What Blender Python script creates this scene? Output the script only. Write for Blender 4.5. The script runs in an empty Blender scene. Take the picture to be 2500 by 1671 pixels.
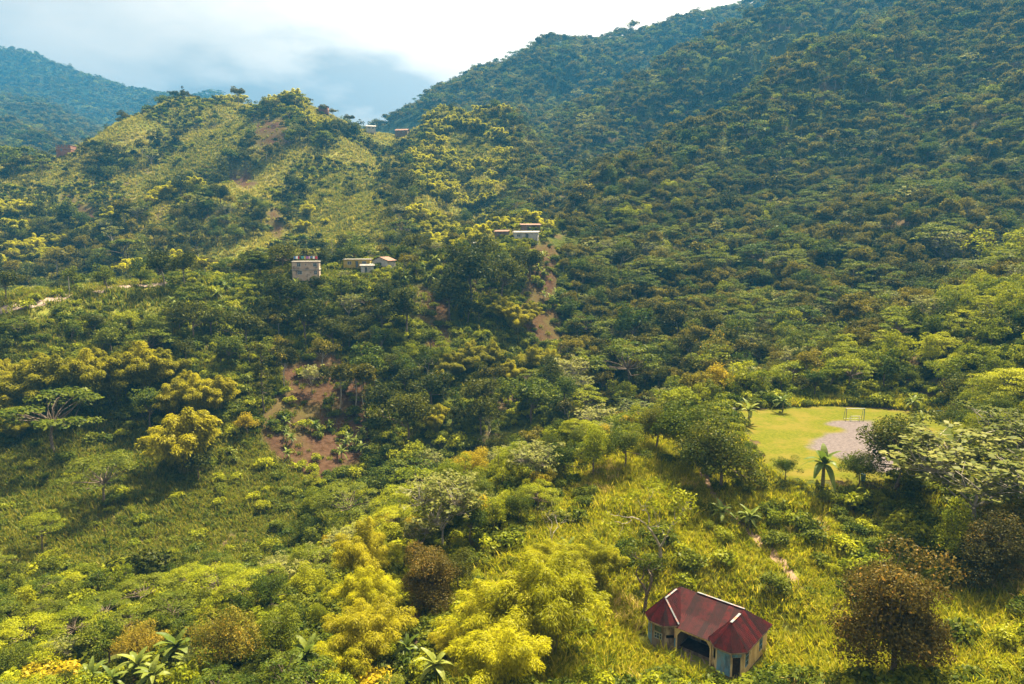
import bpy, math, random
import numpy as np
from mathutils import Vector

# ------------------------------------------------------------------ camera, sky, sun, exposure
sc = bpy.context.scene
C = sc.collection
W_, H_ = 1024.0, 684.0
FP = 1024.0 * 24.0 / 36.0
PITCH = math.radians(8.1)
SP, CP = math.sin(PITCH), math.cos(PITCH)
camd = bpy.data.cameras.new('camera')
camd.lens = 24.0; camd.sensor_width = 36.0; camd.clip_start = 0.5; camd.clip_end = 30000.0
cam = bpy.data.objects.new('camera', camd); C.objects.link(cam)
cam.location = (0, 0, 0); cam.rotation_euler = (math.radians(90) - PITCH, 0, 0)
sc.camera = cam

SUN_DIR = Vector((0.34, 0.56, 1.0)).normalized()          # towards the sun
SUN_EL = math.asin(SUN_DIR.z); SUN_AZ = math.atan2(SUN_DIR.x, SUN_DIR.y)
sund = bpy.data.lights.new('sun', 'SUN'); sund.energy = 5.0; sund.angle = math.radians(2.5)
sund.color = (1.0, 0.86, 0.58)
sun = bpy.data.objects.new('sun', sund); C.objects.link(sun)
sun.rotation_euler = SUN_DIR.to_track_quat('Z', 'Y').to_euler()

world = bpy.data.worlds.new('World'); sc.world = world; world.use_nodes = True
def build_world():
    nt = world.node_tree; N = nt.nodes; L = nt.links
    N.clear()
    out = N.new('ShaderNodeOutputWorld'); bg = N.new('ShaderNodeBackground')
    bg.inputs['Strength'].default_value = 0.05
    sky = N.new('ShaderNodeTexSky'); sky.sky_type = 'NISHITA'; sky.sun_disc = False
    sky.sun_elevation = SUN_EL; sky.sun_rotation = SUN_AZ
    tc = N.new('ShaderNodeTexCoord')
    # a cloud deck: noise over the direction flattened like a layer overhead
    sep = N.new('ShaderNodeSeparateXYZ'); L.new(tc.outputs['Generated'], sep.inputs[0])
    zz = N.new('ShaderNodeMath'); zz.operation = 'ABSOLUTE'; L.new(sep.outputs['Z'], zz.inputs[0])
    za = N.new('ShaderNodeMath'); za.operation = 'ADD'; za.inputs[1].default_value = 0.22; L.new(zz.outputs[0], za.inputs[0])
    dx = N.new('ShaderNodeMath'); dx.operation = 'DIVIDE'; L.new(sep.outputs['X'], dx.inputs[0]); L.new(za.outputs[0], dx.inputs[1])
    dy = N.new('ShaderNodeMath'); dy.operation = 'DIVIDE'; L.new(sep.outputs['Y'], dy.inputs[0]); L.new(za.outputs[0], dy.inputs[1])
    cmb = N.new('ShaderNodeCombineXYZ'); L.new(dx.outputs[0], cmb.inputs[0]); L.new(dy.outputs[0], cmb.inputs[1])
    def noise(scale, detail, off, rough=0.55):
        mp = N.new('ShaderNodeMapping'); mp.inputs['Location'].default_value = off
        L.new(cmb.outputs[0], mp.inputs['Vector'])
        n = N.new('ShaderNodeTexNoise'); n.inputs['Scale'].default_value = scale
        n.inputs['Detail'].default_value = detail; n.inputs['Roughness'].default_value = rough
        L.new(mp.outputs[0], n.inputs['Vector']); return n
    n1 = noise(0.9, 6, CLOUD_OFF1, 0.5)
    r1 = N.new('ShaderNodeValToRGB')
    r1.color_ramp.elements[0].position = 0.36; r1.color_ramp.elements[0].color = (0.95, 0.95, 0.95, 1)
    r1.color_ramp.elements[1].position = 0.58; r1.color_ramp.elements[1].color = (1, 1, 1, 1)
    L.new(n1.outputs['Fac'], r1.inputs[0])
    n2 = noise(1.15, 8, CLOUD_OFF2, 0.52)
    r2 = N.new('ShaderNodeValToRGB'); cr = r2.color_ramp
    cr.elements[0].position = 0.40; cr.elements[0].color = (2.8, 2.95, 2.9, 1)
    cr.elements[1].position = 0.60; cr.elements[1].color = (6.6, 6.0, 5.2, 1)
    e = cr.elements.new(0.48); e.color = (5.0, 4.8, 4.35, 1)
    L.new(n2.outputs['Fac'], r2.inputs[0])
    # cloud glows warm round the sun behind it
    dt = N.new('ShaderNodeVectorMath'); dt.operation = 'DOT_PRODUCT'; dt.inputs[1].default_value = SUN_DIR
    nz = N.new('ShaderNodeVectorMath'); nz.operation = 'NORMALIZE'; L.new(tc.outputs['Generated'], nz.inputs[0]); L.new(nz.outputs[0], dt.inputs[0])
    gl = N.new('ShaderNodeMapRange'); gl.interpolation_type = 'SMOOTHSTEP'; gl.inputs['From Min'].default_value = 0.35; gl.inputs['From Max'].default_value = 1.0
    L.new(dt.outputs['Value'], gl.inputs['Value'])
    gm = N.new('ShaderNodeMix'); gm.data_type = 'RGBA'; gm.blend_type = 'MULTIPLY'; gm.inputs['Factor'].default_value = 1.0
    gc = N.new('ShaderNodeMix'); gc.data_type = 'RGBA'; gc.inputs['A'].default_value = (0.64, 0.66, 0.67, 1); gc.inputs['B'].default_value = (2.9, 2.5, 2.1, 1)
    L.new(gl.outputs[0], gc.inputs['Factor']); L.new(r2.outputs[0], gm.inputs['A']); L.new(gc.outputs['Result'], gm.inputs['B'])
    mx = N.new('ShaderNodeMix'); mx.data_type = 'RGBA'
    L.new(r1.outputs[0], mx.inputs['Factor']); L.new(sky.outputs[0], mx.inputs['A']); L.new(gm.outputs['Result'], mx.inputs['B'])
    L.new(mx.outputs['Result'], bg.inputs['Color']); L.new(bg.outputs[0], out.inputs[0])
CLOUD_OFF1 = (3.1, 1.2, 0.0); CLOUD_OFF2 = (0.4, 2.3, 1.0)
build_world()

vs = sc.view_settings
vs.view_transform = 'Standard'; vs.look = 'None'; vs.gamma = 1.0; vs.use_curve_mapping = False
vs.exposure = 2.45
cy = sc.cycles
cy.max_bounces = 6; cy.diffuse_bounces = 2; cy.glossy_bounces = 2; cy.transmission_bounces = 3
cy.transparent_max_bounces = 6; cy.volume_bounces = 0
cy.use_adaptive_sampling = True; cy.adaptive_threshold = 0.015

rng = np.random.default_rng(7)
R = math.radians

# ------------------------------------------------------------------ helpers
def ray(px, py):
    cx = (px - 512.0) / FP; cyy = (342.0 - py) / FP
    return cx, CP + cyy * SP, -SP + cyy * CP
def at(px, py, d):
    x, y, z = ray(px, py); s = d / y
    return (x * s, d, z * s)
def proj(x, y, z):
    f = y * CP - z * SP; u = y * SP + z * CP
    return 512.0 + FP * x / f, 342.0 - FP * u / f
def lin(c): return tuple(((v / 12.92) if v <= 0.04045 else ((v + 0.055) / 1.055) ** 2.4) for v in c)
def rgb(r, g, b): return lin((r / 255.0, g / 255.0, b / 255.0))

def mesh_from(name, V, F, mats=(), smooth=False, mat_idx=None):
    me = bpy.data.meshes.new(name)
    V = np.asarray(V, dtype=np.float32); 
    if isinstance(F, np.ndarray):
        nf, k = F.shape
        me.vertices.add(len(V)); me.vertices.foreach_set('co', V.ravel())
        me.loops.add(nf * k); me.loops.foreach_set('vertex_index', F.astype(np.int32).ravel())
        me.polygons.add(nf); me.polygons.foreach_set('loop_start', np.arange(0, nf * k, k, dtype=np.int32))
        me.update(calc_edges=True)
    else:
        me.from_pydata([tuple(map(float, v)) for v in V], [], [tuple(f) for f in F]); me.update()
    for m in mats: me.materials.append(m)
    if mat_idx is not None: me.polygons.foreach_set('material_index', np.asarray(mat_idx, dtype=np.int32))
    if smooth: me.polygons.foreach_set('use_smooth', np.ones(len(me.polygons), dtype=bool))
    return me
def obj(name, me, parent=None, loc=(0, 0, 0), rz=0.0):
    o = bpy.data.objects.new(name, me); C.objects.link(o)
    o.location = loc; o.rotation_euler = (0, 0, rz)
    if parent is not None: o.parent = parent
    return o
def tag(o, label=None, cat=None, group=None, kind=None):
    if label: o['label'] = label
    if cat: o['category'] = cat
    if group: o['group'] = group
    if kind: o['kind'] = kind
    return o
def thing(name, label, cat, loc=(0, 0, 0), rz=0.0, group=None):
    return tag(obj(name, None, None, loc, rz), label, cat, group)

class MB:
    """collects shapes into one mesh"""
    def __init__(s): s.v = []; s.f = []; s.m = []
    def add(s, V, F, m=0):
        b = len(s.v); s.v.extend([tuple(p) for p in V]); s.f.extend([tuple(b + i for i in f) for f in F]); s.m.extend([m] * len(F))
    def box(s, lo, hi, m=0):
        x0, y0, z0 = lo; x1, y1, z1 = hi
        s.add([(x0,y0,z0),(x1,y0,z0),(x1,y1,z0),(x0,y1,z0),(x0,y0,z1),(x1,y0,z1),(x1,y1,z1),(x0,y1,z1)],
              [(0,3,2,1),(4,5,6,7),(0,1,5,4),(1,2,6,5),(2,3,7,6),(3,0,4,7)], m)
    def beam(s, a, b, w, h, m=0, up=(0,0,1)):
        a = Vector(a); b = Vector(b); d = (b - a).normalized(); upv = Vector(up)
        if abs(d.dot(upv)) > 0.98: upv = Vector((1, 0, 0))
        r = d.cross(upv).normalized(); u = r.cross(d)
        V = []
        for p in (a, b):
            for sx, sz in ((-1,-1),(1,-1),(1,1),(-1,1)): V.append(p + r * (sx * w / 2) + u * (sz * h / 2))
        s.add(V, [(0,1,2,3),(7,6,5,4),(0,4,5,1),(1,5,6,2),(2,6,7,3),(3,7,4,0)], m)
    def tube(s, pts, rad, n=6, m=0):
        pts = [Vector(p) for p in pts]; V = []; F = []
        for i, p in enumerate(pts):
            d = (pts[min(i+1, len(pts)-1)] - pts[max(i-1, 0)]).normalized()
            a = Vector((1,0,0)) if abs(d.x) < 0.8 else Vector((0,1,0))
            r = d.cross(a).normalized(); u = d.cross(r)
            for k in range(n):
                t = 2 * math.pi * k / n; V.append(p + (r * math.cos(t) + u * math.sin(t)) * rad[i])
        for i in range(len(pts) - 1):
            for k in range(n):
                F.append((i*n+k, i*n+(k+1)%n, (i+1)*n+(k+1)%n, (i+1)*n+k))
        F.append(tuple(range(n-1, -1, -1))); F.append(tuple((len(pts)-1)*n + k for k in range(n)))
        s.add(V, F, m)
    def slab(s, poly, th, m=0):
        """planar polygon (3-D points) thickened along its normal"""
        P = [Vector(p) for p in poly]; n = (P[1]-P[0]).cross(P[-1]-P[0]).normalized(); k = len(P)
        V = P + [p - n * th for p in P]
        F = [tuple(range(k)), tuple(range(2*k-1, k-1, -1))] + [(i, k+i, k+(i+1)%k, (i+1)%k) for i in range(k)]
        s.add(V, F, m)
    def mesh(s, name, mats, smooth=False):
        if not isinstance(mats, (list, tuple)): mats = [mats]
        return mesh_from(name, s.v, s.f, mats, smooth, s.m)
    def build(s, name, mats, parent=None, loc=(0,0,0), rz=0.0, smooth=False):
        return obj(name, s.mesh(name, mats, smooth), parent, loc, rz)

# ------------------------------------------------------------------ materials
def nodes(m):
    m.use_nodes = True; nt = m.node_tree; nt.nodes.clear()
    out = nt.nodes.new('ShaderNodeOutputMaterial'); return nt, nt.nodes, nt.links, out
def mixc(N, L, fac, a, b):
    m = N.new('ShaderNodeMix'); m.data_type = 'RGBA'
    for key, v in (('Factor', fac), ('A', a), ('B', b)):
        if isinstance(v, bpy.types.NodeSocket): L.new(v, m.inputs[key])
        elif isinstance(v, (int, float)): m.inputs[key].default_value = v
        else: m.inputs[key].default_value = (*v, 1)
    return m.outputs['Result']
def ramp(N, L, src, p0, p1):
    r = N.new('ShaderNodeMapRange'); r.interpolation_type = 'SMOOTHSTEP'
    r.inputs['From Min'].default_value = p0; r.inputs['From Max'].default_value = p1
    L.new(src, r.inputs['Value']); return r.outputs[0]
def noise_n(N, L, vec, scale, detail=4, rough=0.55):
    n = N.new('ShaderNodeTexNoise'); n.inputs['Scale'].default_value = scale
    n.inputs['Detail'].default_value = detail; n.inputs['Roughness'].default_value = rough
    if vec is not None: L.new(vec, n.inputs['Vector'])
    return n.outputs['Fac']

def leaf_mat(name, ca, cb, cc=None, trans=0.35, spread=1.0, gloss=0.25, patch=1.0):
    """leaf colour runs ca..cb leaf by leaf and plant by plant; a few leaves take cc"""
    m = bpy.data.materials.new(name); nt, N, L, out = nodes(m)
    at_ = N.new('ShaderNodeAttribute'); at_.attribute_name = 'lv'
    oi = N.new('ShaderNodeObjectInfo')
    a = N.new('ShaderNodeMath'); a.operation = 'MULTIPLY_ADD'
    L.new(oi.outputs['Random'], a.inputs[0]); a.inputs[1].default_value = 0.7 * spread; a.inputs[2].default_value = -0.35 * spread
    pn = noise_n(N, L, oi.outputs['Location'], 0.085, 3, 0.6)          # stands of one tint grow together
    pa = N.new('ShaderNodeMath'); pa.operation = 'MULTIPLY_ADD'; L.new(pn, pa.inputs[0]); pa.inputs[1].default_value = 1.7*patch; L.new(a.outputs[0], pa.inputs[2])
    pb = N.new('ShaderNodeMath'); pb.operation = 'ADD'; pb.inputs[1].default_value = -0.85*patch; L.new(pa.outputs[0], pb.inputs[0])
    s = N.new('ShaderNodeMath'); s.operation = 'ADD'; s.use_clamp = True
    L.new(pb.outputs[0], s.inputs[0]); L.new(at_.outputs['Fac'], s.inputs[1])
    col = mixc(N, L, s.outputs[0], ca, cb)
    if cc is not None:
        col = mixc(N, L, ramp(N, L, at_.outputs['Fac'], 0.80, 0.95), col, cc)
    df = N.new('ShaderNodeBsdfDiffuse'); L.new(col, df.inputs['Color'])
    tr = N.new('ShaderNodeBsdfTranslucent'); L.new(col, tr.inputs['Color'])
    mx = N.new('ShaderNodeMixShader'); mx.inputs[0].default_value = trans
    L.new(df.outputs[0], mx.inputs[1]); L.new(tr.outputs[0], mx.inputs[2])
    gl = N.new('ShaderNodeBsdfGlossy'); gl.inputs['Roughness'].default_value = 0.45
    gl.inputs['Color'].default_value = (0.9, 0.95, 1.0, 1)
    m2 = N.new('ShaderNodeMixShader'); m2.inputs[0].default_value = 0.0045 * gloss / 0.25
    L.new(mx.outputs[0], m2.inputs[1]); L.new(gl.outputs[0], m2.inputs[2])
    L.new(m2.outputs[0], out.inputs[0]); return m
def plain_mat(name, ca, cb, scale=3.0, rough=0.85, detail=5, bump=0.0, cc=None, obj_co=True, spread=(0.35, 0.65), stretch=(1,1,1)):
    m = bpy.data.materials.new(name); nt, N, L, out = nodes(m)
    tc = N.new('ShaderNodeTexCoord')
    mp = N.new('ShaderNodeMapping'); mp.inputs['Scale'].default_value = stretch
    L.new(tc.outputs['Object' if obj_co else 'Generated'], mp.inputs['Vector'])
    f = noise_n(N, L, mp.outputs[0], scale, detail, 0.6)
    col = mixc(N, L, ramp(N, L, f, *spread), ca, cb)
    if cc is not None:
        f2 = noise_n(N, L, mp.outputs[0], scale * 0.37 + 0.3, detail, 0.65)
        col = mixc(N, L, ramp(N, L, f2, 0.5, 0.66), col, cc)
    b = N.new('ShaderNodeBsdfPrincipled'); L.new(col, b.inputs['Base Color']); b.inputs['Roughness'].default_value = rough
    b.inputs['Specular IOR Level'].default_value = 0.3
    if bump:
        bp = N.new('ShaderNodeBump'); bp.inputs['Strength'].default_value = bump; bp.inputs['Distance'].default_value = 0.05
        L.new(f, bp.inputs['Height']); L.new(bp.outputs[0], b.inputs['Normal'])
    L.new(b.outputs[0], out.inputs[0]); return m

# ------------------------------------------------------------------ terrain
def in_poly(px, py, poly):
    inside = np.zeros(np.shape(px), dtype=bool); n = len(poly); j = n - 1
    for i in range(n):
        xi, yi = poly[i]; xj, yj = poly[j]
        c = ((yi > py) != (yj > py)) & (px < (xj - xi) * (py - yi) / (yj - yi + 1e-9) + xi)
        inside ^= c; j = i
    return inside
PITCH_Z = -31.0
def depth_at_z(px, py, z):
    x, y, zz = ray(px, py); return y * z / zz
CTRL = [
 # near slope, bottom rows
 (0,684,62),(200,684,60),(400,684,56),(600,684,54),(800,684,52),(1024,684,48),
 (60,640,70),(250,640,66),(450,640,62),(600,640,61.5),(705,650,61),(800,640,60.5),(900,640,58),(1024,640,54),
 (0,610,80),(150,600,82),(300,590,80),(450,590,72),(600,600,68),(710,600,67.5),(800,590,68),(1000,580,64),
 (380,560,85),(500,550,80),(650,560,76),(760,550,77),(900,540,76),(1024,530,72),
 (450,520,92),(560,510,90),(660,500,86),(760,510,85),(850,500,84),(950,495,83),(1024,480,83),
 (560,470,103),(640,458,98),(700,480,92),
 # spur edge, hidden stream, far bank
 (330,565,95),(400,525,104),(470,485,112),(560,455,120),(620,440,128),(680,420,135),
 (400,520,122),(470,492,132),(560,470,140),(640,440,150),
 (0,560,100),(100,560,102),(200,555,104),(260,545,108),(0,500,118),(120,500,120),(240,500,122),(320,515,120),
 (0,440,138),(120,440,140),(240,435,143),(312,470,136),(380,470,140),(440,445,147),(500,425,155),(560,405,162),
 (0,380,155),(120,375,160),(240,375,165),(340,385,170),(440,385,172),(500,380,178),
 (0,330,168),(120,320,182),(240,325,188),(340,325,195),(440,320,205),(520,320,210),(540,290,232),
 (0,303,175),(60,298,183),(110,285,194),(200,277,202),(300,272,210),(380,265,222),(440,256,238),(500,245,258),(545,236,272),
 (0,320,225),(100,303,240),(200,293,250),(300,286,258),(380,275,265),(450,256,285),
 # hill behind
 (0,280,290),(100,274,300),(200,266,305),(300,260,310),(380,250,312),(450,236,325),(510,226,330),
 (0,220,355),(80,215,362),(160,222,350),(165,190,400),(240,200,388),(330,200,385),(400,215,370),(450,200,400),(500,190,412),(385,178,455),(420,165,462),
 (0,178,425),(60,168,442),(120,150,455),(180,132,490),(240,127,500),(300,132,490),(350,150,480),(400,148,530),(460,135,490),(500,150,475),(530,180,430),
 (0,164,450),(65,162,458),(125,137,485),(180,116,520),(240,112,540),(290,114,540),(330,121,530),(360,131,540),(395,138,565),(440,128,535),(475,119,525),(505,126,522),
 (0,172,540),(65,172,545),(125,152,580),(180,132,640),(240,130,660),(300,130,660),(360,140,660),(395,141,700),(440,138,660),(475,134,640),
 # back ridge
 (380,133,900),(436,98,985),(502,67,1025),(545,47,1050),(611,50,1080),(655,32,1100),(742,6,1110),(800,-20,1130),(900,-55,1150),(1024,-90,1170),
 (470,105,860),(540,92,850),(560,128,700),(610,75,900),(520,150,560),(430,128,800),
 (380,140,1150),(502,80,1250),(611,65,1300),(742,20,1300),(900,-40,1350),
 # middle spur
 (602,101,690),(680,57,735),(760,30,770),(829,3,790),(900,-28,810),(1024,-70,850),
 (602,130,770),(680,95,810),(760,70,850),(829,45,860),
 (590,150,560),(660,112,610),(730,80,640),(800,45,670),(860,18,690),
 # near forest spur
 (560,192,400),(600,177,420),(655,165,445),(720,123,485),(780,80,525),(829,50,560),(908,14,600),(970,-16,625),(1024,-40,640),
 (600,205,480),(655,200,510),(720,160,555),(780,118,600),(829,88,640),(908,52,680),
 (580,230,325),(650,220,340),(720,190,370),(800,145,425),(880,100,455),(960,55,490),(1024,20,500),
 (600,280,262),(700,265,275),(800,220,320),(900,175,350),(1024,115,380),
 (580,330,218),(650,320,225),(720,300,245),(800,268,265),(900,230,290),(1024,180,310),
 (570,392,178),(640,368,188),(720,342,202),(800,314,218),(880,290,232),(960,265,250),(1024,238,268),
 # near right spur behind the pitch
 (700,404,141),(780,383,148),(850,358,155),(920,328,160),(980,304,165),(1024,288,166),
 (700,400,165),(780,376,172),(850,350,182),(920,320,190),(1000,290,200),
 (860,395,136),(910,388,134),(960,372,131),(1024,352,128),(1024,420,106),(985,432,105),
 # far left
 (0,170,680),(0,153,820),(60,153,840),(100,155,860),(170,162,820),(0,142,1005),(100,148,1022),(200,162,1005),
 (0,100,1390),(60,116,1372),(120,141,1302),(160,154,1215),(0,112,1547),(120,149,1495),(220,163,1460),
 (0,58,2090),(45,66,2090),(90,82,2107),(150,94,2107),(205,97,2055),(232,111,2002),(262,138,1950),(330,168,1915),
 (0,80,2405),(100,100,2440),(230,140,2370),(330,185,2370),
 (420,170,1600),(600,160,1862),(420,185,2212),(700,180,2300),(1024,170,2387),
]
def terrain_setup():
    pts = [at(*c) for c in CTRL]
    for px, py in ((738,414),(800,412),(870,412),(930,418),(790,476),(850,476),(920,470),(760,440),(960,445),(850,440)):
        pts.append(at(px, py, depth_at_z(px, py, PITCH_Z)))
    for px, py, d in CTRL:
        if px <= 0: pts.append(at(-420, py + (6 if d > 100 else 0), d))
        if px >= 1024: pts.append(at(1450, py - (40 if d > 120 else 0), d))
    for u in (-1.2, -0.4, 0.4, 1.2):
        pts += [(u * 22, 22.0, -27.0), (u * 9, 9.0, -20.0), (u * 3300, 3300.0, 100.0)]
    P = np.array(pts)
    U = P[:, 0] / P[:, 1]; Vv = np.log(P[:, 1]) * 0.55; E = P[:, 2] / P[:, 1]
    n = len(P)
    def k(r2): return 0.5 * r2 * np.log(r2 + 1e-9)
    A = np.zeros((n + 3, n + 3))
    r2 = (U[:, None] - U[None]) ** 2 + (Vv[:, None] - Vv[None]) ** 2
    A[:n, :n] = k(r2) + np.eye(n) * 3e-5
    A[:n, n] = 1; A[:n, n+1] = U; A[:n, n+2] = Vv; A[n:, :n] = A[:n, n:].T
    w = np.linalg.solve(A, np.concatenate([E, np.zeros(3)]))
    gu = np.linspace(-1.2, 1.2, NU); gv = np.linspace(math.log(9.0), math.log(2600.0), NV)
    GU, GV = np.meshgrid(gu, gv * 0.55)          # rows = depth
    e = np.zeros(GU.shape)
    for i in range(NV):
        d2 = (GU[i][:, None] - U[None]) ** 2 + (GV[i][:, None] - Vv[None]) ** 2
        e[i] = k(d2) @ w[:n] + w[n] + w[n+1] * GU[i] + w[n+2] * GV[i]
    return gu, gv, e
NU, NV = 440, 520
def vnoise(x, y, s, seed):
    """smooth value noise, about -1..1"""
    r = np.random.default_rng(seed); T = r.uniform(-1, 1, (256, 256))
    fx = x / s; fy = y / s; ix = np.floor(fx).astype(int); iy = np.floor(fy).astype(int)
    tx = fx - ix; ty = fy - iy; tx = tx*tx*(3-2*tx); ty = ty*ty*(3-2*ty)
    g = lambda a, b: T[a & 255, b & 255]
    return (g(ix,iy)*(1-tx)+g(ix+1,iy)*tx)*(1-ty) + (g(ix,iy+1)*(1-tx)+g(ix+1,iy+1)*tx)*ty
gu, gv, GE = terrain_setup()
GY = np.exp(gv)[:, None] * np.ones((1, NU)); GX = GY * gu[None]
GZ = GE * GY
def smooth01(a, lo, hi):
    t = np.clip((a - lo) / (hi - lo), 0, 1); return t*t*(3-2*t)
_px, _py = proj(GX, GY, GZ)
flat = in_poly(_px, _py, [(728,404),(945,404),(975,425),(975,470),(930,485),(795,488),(742,440)]) & (GY < 150) & (GY > 75)
ff = flat.astype(float)
for _ in range(4):
    ff = (ff + np.roll(ff,1,0) + np.roll(ff,-1,0) + np.roll(ff,1,1) + np.roll(ff,-1,1)) / 5
GZ += (1-ff) * (vnoise(GX, GY, 14, 1) * 0.9 * smooth01(GY, 40, 120) + vnoise(GX, GY, 45, 2) * 1.6 * smooth01(GY, 80, 220)
      + vnoise(GX, GY, 120, 3) * 9 * smooth01(GY, 380, 800) + vnoise(GX, GY, 70, 31) * 6 * smooth01(GY, 270, 340) + (np.abs(vnoise(GX, GY*0.6, 55, 32)) * 2 - 0.7) * 7.0 * (smooth01(GX/GY, 0.05, 0.14)*smooth01(GY, 185, 300) + (1-smooth01(GX/GY, 0.05, 0.14))*smooth01(GY, 290, 360)) + (np.abs(vnoise(GX, GY, 26, 33)) * 2 - 0.7) * 1.6 * smooth01(GY, 125, 200) + vnoise(GX, GY, 5, 4) * 0.25)
far = smooth01(GY, 700, 1000) * smooth01(-GX/GY, 0.28, 0.42)
GZ += far * (vnoise(GX, GY, 160, 5) * 10 + vnoise(GX, GY, 60, 6) * 7 + vnoise(GX, GY, 18, 8) * 2.5)
GZ = GZ * (1 - ff) + (PITCH_Z - 0.03) * ff
_cap = 430.0 + 170.0 * smooth01(GY, 1400, 1900)
GZ = np.where(GZ > _cap, _cap + 60.0 * np.tanh((GZ - _cap) / 200.0), GZ)      # crests outside the view level off
# a level terrace for the old house
HOUSE = np.array(at(704, 647, 62.0)); HOUSE_RZ = math.radians(-41)
_hd = np.hypot(GX - HOUSE[0], GY - HOUSE[1]); _hm = 1 - smooth01(_hd, 6.5, 12.0)
_hz = HOUSE[2]
GZ = GZ * (1 - _hm) + _hz * _hm
GE = GZ / GY
HOR = np.maximum.accumulate(np.vstack([np.full((1, NU), -9.0), GE[:-1]]), axis=0)
def _gi(x, y):
    u = np.asarray(x) / np.asarray(y); fi = (u - gu[0]) / (gu[1]-gu[0]); fj = (np.log(y) - gv[0]) / (gv[1]-gv[0])
    i = np.clip(np.floor(fi).astype(int), 0, NU-2); j = np.clip(np.floor(fj).astype(int), 0, NV-2)
    return i, j, np.clip(fi - i, 0, 1), np.clip(fj - j, 0, 1)
def ground(x, y):
    """height of the terrain mesh under x, y (its own grid, bilinear)"""
    i, j, a, b = _gi(x, y)
    # bilinear in position along rows of constant depth
    y0 = np.exp(gv[j]); y1 = np.exp(gv[j+1]); b = np.clip((y - y0) / (y1 - y0), 0, 1)
    z0 = GZ[j, i]*(1-a) + GZ[j, i+1]*a; z1 = GZ[j+1, i]*(1-a) + GZ[j+1, i+1]*a
    return z0*(1-b) + z1*b
def seen(x, y, z, slack=0.0):
    i, j, a, b = _gi(x, np.asarray(y) * 0.985)
    return (z + slack) / y > HOR[j, i] 

# ------------------------------------------------------------------ zones of the ground (pixel outlines of what grows or lies where)
def dpoly(*p): return [(x * 0.4365, y * 0.4365) for x, y in p]
SOIL = [ # (outline, min depth, max depth)
  (dpoly((1195,590),(1245,545),(1275,560),(1275,660),(1290,790),(1225,790),(1180,730),(1205,650)), 180, 300),
  (dpoly((600,960),(640,900),(700,860),(760,880),(840,900),(850,1000),(830,1060),(720,1110),(640,1060),(595,1000)), 120, 175),
  (dpoly((640,840),(760,800),(840,860),(850,920),(640,930)), 140, 190),
  (dpoly((565,280),(640,262),(668,290),(660,345),(600,345),(568,320)), 400, 600),
  (dpoly((500,400),(560,380),(600,430),(560,440)), 330, 470),
  (dpoly((600,480),(640,470),(660,540),(630,560)), 330, 470),
  (dpoly((130,440),(230,470),(220,510),(140,490)), 330, 460),
  (dpoly((940,640),(990,660),(1040,700),(1030,800),(975,800),(970,720)), 150, 240),
]
GRASS = [
  (dpoly((830,390),(905,470),(900,560),(760,590),(690,520),(700,440),(760,400)), 280, 460),
  (dpoly((420,330),(560,265),(590,290),(560,350),(420,420),(300,500),(250,560),(330,420)), 300, 540),
  (dpoly((1010,330),(1060,295),(1130,330),(1150,375),(1050,380)), 380, 560),
  (dpoly((0,690),(100,665),(330,650),(620,640),(660,700),(400,760),(100,760),(0,740)), 150, 225),
]
NEARGRASS = dpoly((1130,1300),(1250,1180),(1340,1080),(1480,1000),(1560,1020),(1620,1100),(1720,1130),(1860,1140),(1960,1230),(1930,1400),(2346,1330),(2346,1568),(1000,1568),(1080,1420))
def zone_mask(zs, px, py, y):
    m = np.zeros(np.shape(px), dtype=bool)
    for poly, d0, d1 in zs: m |= in_poly(px, py, poly) & (y > d0) & (y < d1)
    return m
_px, _py = proj(GX, GY, GZ)
_wx = vnoise(GX, GY, 6, 21) * 5 + vnoise(GX, GY, 2.5, 22) * 3; _wy = vnoise(GX, GY, 6, 23) * 5 + vnoise(GX, GY, 2.5, 24) * 3
def blur(a, n=2):
    for _ in range(n): a = (a + np.roll(a,1,0) + np.roll(a,-1,0) + np.roll(a,1,1) + np.roll(a,-1,1)) / 5
    return a
A_soil = blur(zone_mask(SOIL, _px + _wx, _py + _wy, GY).astype(float), 1)
A_grass = np.maximum(zone_mask(GRASS, _px + _wx, _py + _wy, GY).astype(float), (in_poly(_px, _py, NEARGRASS) & (GY < 115)).astype(float))
_hillg = (GY > 268) & (GY < 640) & (_px < 545)
A_grass = np.maximum(A_grass, (0.45 + 0.5*vnoise(GX, GY, 24, 84)).clip(0, 1) * _hillg)
A_grass = blur(A_grass, 2)

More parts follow.
